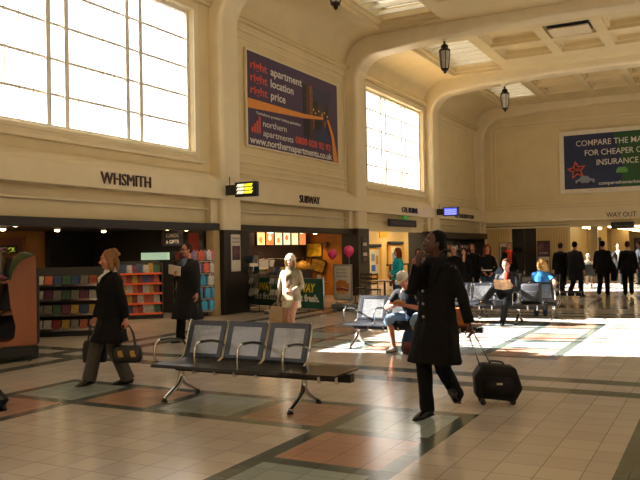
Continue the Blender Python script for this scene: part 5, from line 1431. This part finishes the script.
bm = BM(); stube(bm, [(-.05, .02, .38), (0, .02, .43), (.05, .02, .38)], [.01]*3, 6); obj('loop', bm, NVY, t)
t = thing('carrier_bag', 'orange-brown paper bag standing on the end of the middle bench', 'bag', (-3.55, 11.30, .43), .1)
bm = BM(); bx(bm, -.11, .11, -.09, .09, 0, .26, .008); obj('body', bm, mat('kraft_orange', 'a8602c', .6), t)
bm = BM(); stube(bm, [(-.05, 0, .25), (-.04, 0, .31), (.04, 0, .31), (.05, 0, .25)], [.005]*4, 6); obj('handle', bm, PAPER, t)

# 7 woman in turquoise, ticket hall queue
TEAL = cloth('turquoise_top', '1ea0a8')
I = person('woman in a loose turquoise top and jeans by the yellow ticket machines', (-7.75, 19.0, 0), (-.75, -.66), 1.66, 'pale', 'auburn', 'long', TEAL, 'jumper', .84, DEN, gender='f', hR=(.02, .24, 1.02), hL=(-.10, .24, 1.0), eR=(.9, -.4, -1), eL=(-.9, -.4, -1), head=(-.1, 0), vox=.015, slim=1.2, flare=.05)
b = BM(); stube(b, [I['cen'](.1)+V3(0, .16, 0), I['cen'](.02)+V3(0, .2, 0)], [(.12, .03), (.11, .03)], 10, (1, 0, 0)); part(I, 'folded_paper', b, WHT)
t_ = wpos(I, V3(.22, -.02, 0))
handbag('shoulder_bag', 'dull pink shoulder bag hanging behind the woman in turquoise', Vector((t_.x, t_.y, 1.1)), (.26, .10, .24), .5, cloth('pink_bag', '8a4a4a', .7), None, .2)
person('woman in a dusty pink top waiting beyond the woman in turquoise', (-8.2, 21.75, 0), (.3, -.95), 1.62, 'pink', 'brown', 'bob', cloth('dusty_pink', 'a06a6c'), 'jumper', .86, BLK2, gender='f', vox=.016)
person('person in a grey top half hidden behind the tall man\'s shoulder', (-7.55, 20.9, 0), (.6, -.8), 1.66, 'pink', 'auburn', 'short', cloth('pale_grey_top', '77747a'), 'jumper', .86, BLK2, vox=.016)
person('white-haired person in dark clothes just right of the tall man', (-6.78, 20.9, 0), (-.3, -.95), 1.66, 'pink', 'white', 'short', BLK2, 'jacket', .8, BLK2, vox=.016, head=(.4, 0))
I = person('dark-haired woman in a black v-neck cardigan facing the camera', (-6.2, 19.95, 0), (.25, -.97), 1.62, 'pale', 'brown', 'bob', BLK, 'jacket', .7, DEN, gender='f', vox=.015)
shirt_front(I, SKIN['pale'], .34, .54, .05, .115, 'neckline')
person('person in black standing directly behind the woman in the v-neck cardigan', (-6.35, 21.3, 0), (.1, -1), 1.74, 'pink', 'brown', 'bob', BLK, 'jacket', .75, BLK2, vox=.016)
I = person('woman with long red hair in a black jumper holding papers at her waist', (-5.6, 20.15, 0), (.1, -1), 1.70, 'pink', 'auburn', 'long', BLK, 'jumper', .88, DEN, gender='f', hR=(.06, .25, .98), hL=(-.16, .22, .96), eR=(.9, -.4, -1), eL=(-.9, -.4, -1), vox=.015, head=(.35, .0))
b = BM(); bx(b, -.16, .12, .24, .30, 1.0, 1.03); ob = part(I, 'papers', b, WHT, False)
I = person('man with a bright orange scarf standing before the notice boards', (-6.2, 24.9, 0), (.35, -.93), 1.76, 'pink', 'ginger_blond', 'short', BLK, 'coat', .5, BLK2, vox=.016)
scarf(I, cloth('orange_scarf', 'd8481c'), .08, .034, [(.02, .40), (-.03, .36)])
person('small child in a pale blue top beside the red-haired woman', (-6.02, 22.6, 0), (.1, -1), 1.22, 'pink', 'blond', 'short', cloth('pale_blue_top', '7c98c8'), 'jacket', .8, LDEN, vox=.015)

# 15 the newspaper reader
JK = cloth('black_white_jacket', '1c1d20', .6, .9, 7)
I = person('seated man with crossed legs in a black jacket reading a newspaper', (-4.02, 16.02, 0), (.05, -1), 1.78, 'pink', 'brown', 'short', JK, 'jacket', .42, BLK2, hip=(0, .05, .53), lean=.1, aL=(.03, .50, .09), aR=(.42, .62, .50), kL=(.0, 1, .6), kR=(0, .8, 1),
           toeR=-1.2, pitR=.2, hL=(-.16, .40, .80), hR=(.14, .40, .82), eL=(-.35, -.6, -1), eR=(.35, -.6, -1), head=(-.1, -.4), vox=.013, curl=1.1, palmL=(1, .2, .2), palmR=(-1, .2, .2))
shirt_front(I, cloth('red_shirt', 'a83a2c'), .22, .54, .055, .125)
t = thing('newspaper', 'open pale newspaper in the hands of the seated reader', 'newspaper', tuple(wpos(I, V3(-.0, .5, .74))), I['rz'])
for q in (-1, 1):
    bm = BM(); P0 = [V3(0, .03, 0), V3(q*.09, .0, .01), V3(q*.17, .03, .02)]
    vs = [[bm.verts.new(p+V3(0, .10*u, .2*u)) for p in P0] for u in (0, .5, 1)]
    for a_ in range(2):
        for c_ in range(2): bm.faces.new((vs[a_][c_], vs[a_][c_+1], vs[a_+1][c_+1], vs[a_+1][c_]))
    r_g = bmesh.ops.solidify(bm, geom=list(bm.faces), thickness=.004); obj('page', bm, mat('newsprint', 'b89a7c', .8, var=.3, scale=30), t)
t = thing('travel_bag', 'dark grey upright bag on the bench beside the newspaper reader', 'bag', (-3.52, 15.98, .432), .05)
DG = cloth('dark_grey_bag', '2a2a2e', .6)
bm = BM(); bx(bm, -.2, .2, -.13, .13, 0, .42, .04); obj('body', bm, DG, t, smooth=True)
bm = BM(); bx(bm, -.15, .15, -.165, -.125, .05, .27, .015); obj('pocket', bm, DG, t, smooth=True)
bm = BM(); stube(bm, [(-.07, 0, .41), (-.06, 0, .47), (.06, 0, .47), (.07, 0, .41)], [.01]*4, 6); obj('handle', bm, BLACK, t)
# 16 blonde woman behind him, on the back-to-back bench
person('blonde seated figure in a bright blue t-shirt behind the dark grey bag', (-3.62, 17.42, 0), (-.25, .97), 1.68, 'pink', 'blond', 'bob', cloth('bright_blue', '3c84c8'), 'tshirt', .42, DEN, gender='f', hip=(0, -.02, .56), lean=.05, aL=(-.1, .45, .09), aR=(.1, .45, .09), kL=(0, 1, .6), kR=(0, 1, .6),
       hL=(-.12, .35, .64), hR=(.30, .10, .74), head=(.9, 0), vox=.014)

# men in dark suits seen from behind, and others near the way out
WALK = dict(aL=(-.09, .22, .09), aR=(.09, -.25, .15), pitR=-.7, hip=(0, 0, .90))
WALK2 = dict(aL=(-.09, -.22, .14), aR=(.09, .20, .09), pitL=-.6, hip=(0, 0, .90))
person('man in a black suit seen from behind, leftmost of the four walking away', (-4.62, 25.35, 0), (.1, 1), 1.76, 'pale', 'brown', 'short', BLK2, 'jacket', .72, BLK2, vox=.015, **WALK)
I = person('man in a knee-length charcoal coat seen from behind beside the leftmost suit', (-4.10, 24.9, 0), (.3, .95), 1.79, 'pink', 'black', 'short', CHAR, 'coat', .52, BLK2, vox=.015, slim=1.1, **WALK2)
I = person('broad man in a black suit seen from behind carrying a coat over his arm', (-3.35, 25.55, 0), (.05, 1), 1.80, 'pink', 'black', 'short', BLK2, 'jacket', .70, BLK2, vox=.015, slim=1.12, **WALK2)
b = BM(); p0 = I['hd'][1]; stube(b, [p0+V3(-.02, 0, .22), p0+V3(.03, .02, .05), p0+V3(.04, .02, -.2), p0+V3(.04, .0, -.38)], [(.06, .07), (.09, .12), (.10, .13), (.08, .12)], 12); part(I, 'carried_coat', b, BLK, vox=.016, fold=.015)
I = person('man in a black overcoat with a white collar seen from behind, nearest the right edge', (-2.62, 25.75, 0), (-.1, 1), 1.77, 'pale', 'brown', 'short', BLK, 'coat', .70, BLK2, vox=.015, slim=1.08, **WALK)
collar(I, WHT)
I = person('person facing the camera in an open black jacket over a white and blue shirt', (-3.72, 33.0, 0), (.2, -1), 1.72, 'pink', 'black', 'short', BLK, 'jacket', .66, BLK2, gender='f', hR=(.1, .2, 1.38), eR=(.6, 0, -1), vox=.016, **WALK)
shirt_front(I, WHT, .0, .54, .075, .135)
person('dark-clothed person beyond the way-out group, cut by the right edge', (-2.95, 33.4, 0), (-.8, -.4), 1.74, 'dark', 'black', 'short', CHAR, 'jacket', .66, BLK2, vox=.016)
# pale figure in a wheelchair
WCX, WCY = -4.5, 30.2
t = thing('wheelchair', 'light wheelchair with thin spoked wheels between the men in dark suits', 'wheelchair', (WCX, WCY, 0), .5)
for q in (-1, 1):
    bm = BM(); n = 26; pts = [(q*.3, .30*math.cos(2*PI*k/n), .31+.30*math.sin(2*PI*k/n)) for k in range(n+1)]; tube(bm, pts, .012, 6)
    for k in range(8): a_ = PI*k/4; tube(bm, [(q*.3, 0, .31), (q*.3, .29*math.cos(a_), .31+.29*math.sin(a_))], .004, 5)
    obj('wheel', bm, STEEL, t)
    bm = BM(); tube(bm, [(q*.25, -.2, .95), (q*.25, -.2, .5), (q*.25, .25, .5), (q*.25, .42, .15)], .014, 6); obj('side_frame', bm, CHROME, t)
    bm = BM(); lathe(bm, [(.001, -.012), (.07, -.012), (.07, .012), (.001, .012)], (q*.25, .33, .07), 12, 'x'); obj('front_wheel', bm, BLACK, t)
bm = BM(); bx(bm, -.24, .24, -.2, .24, .47, .5); obj('seat', bm, BLACK, t)
bm = BM(); bx(bm, -.24, .24, -.22, -.19, .5, .9); obj('backrest', bm, BLACK, t)
person('white-haired figure in pale clothes sitting in a wheelchair', (WCX, WCY, 0), (math.cos(.5+PI/2), math.sin(.5+PI/2)), 1.6, 'pale', 'white', 'short', cloth('pale_cream', 'c8c0ae'), 'jumper', .52, cloth('pale_trousers', 'a8a090'), hip=(0, -.05, .62), aL=(-.1, .42, .22), aR=(.1, .42, .22), kL=(0, 1, .7), kR=(0, 1, .7), hL=(-.16, .2, .72), hR=(.16, .2, .72), vox=.016)
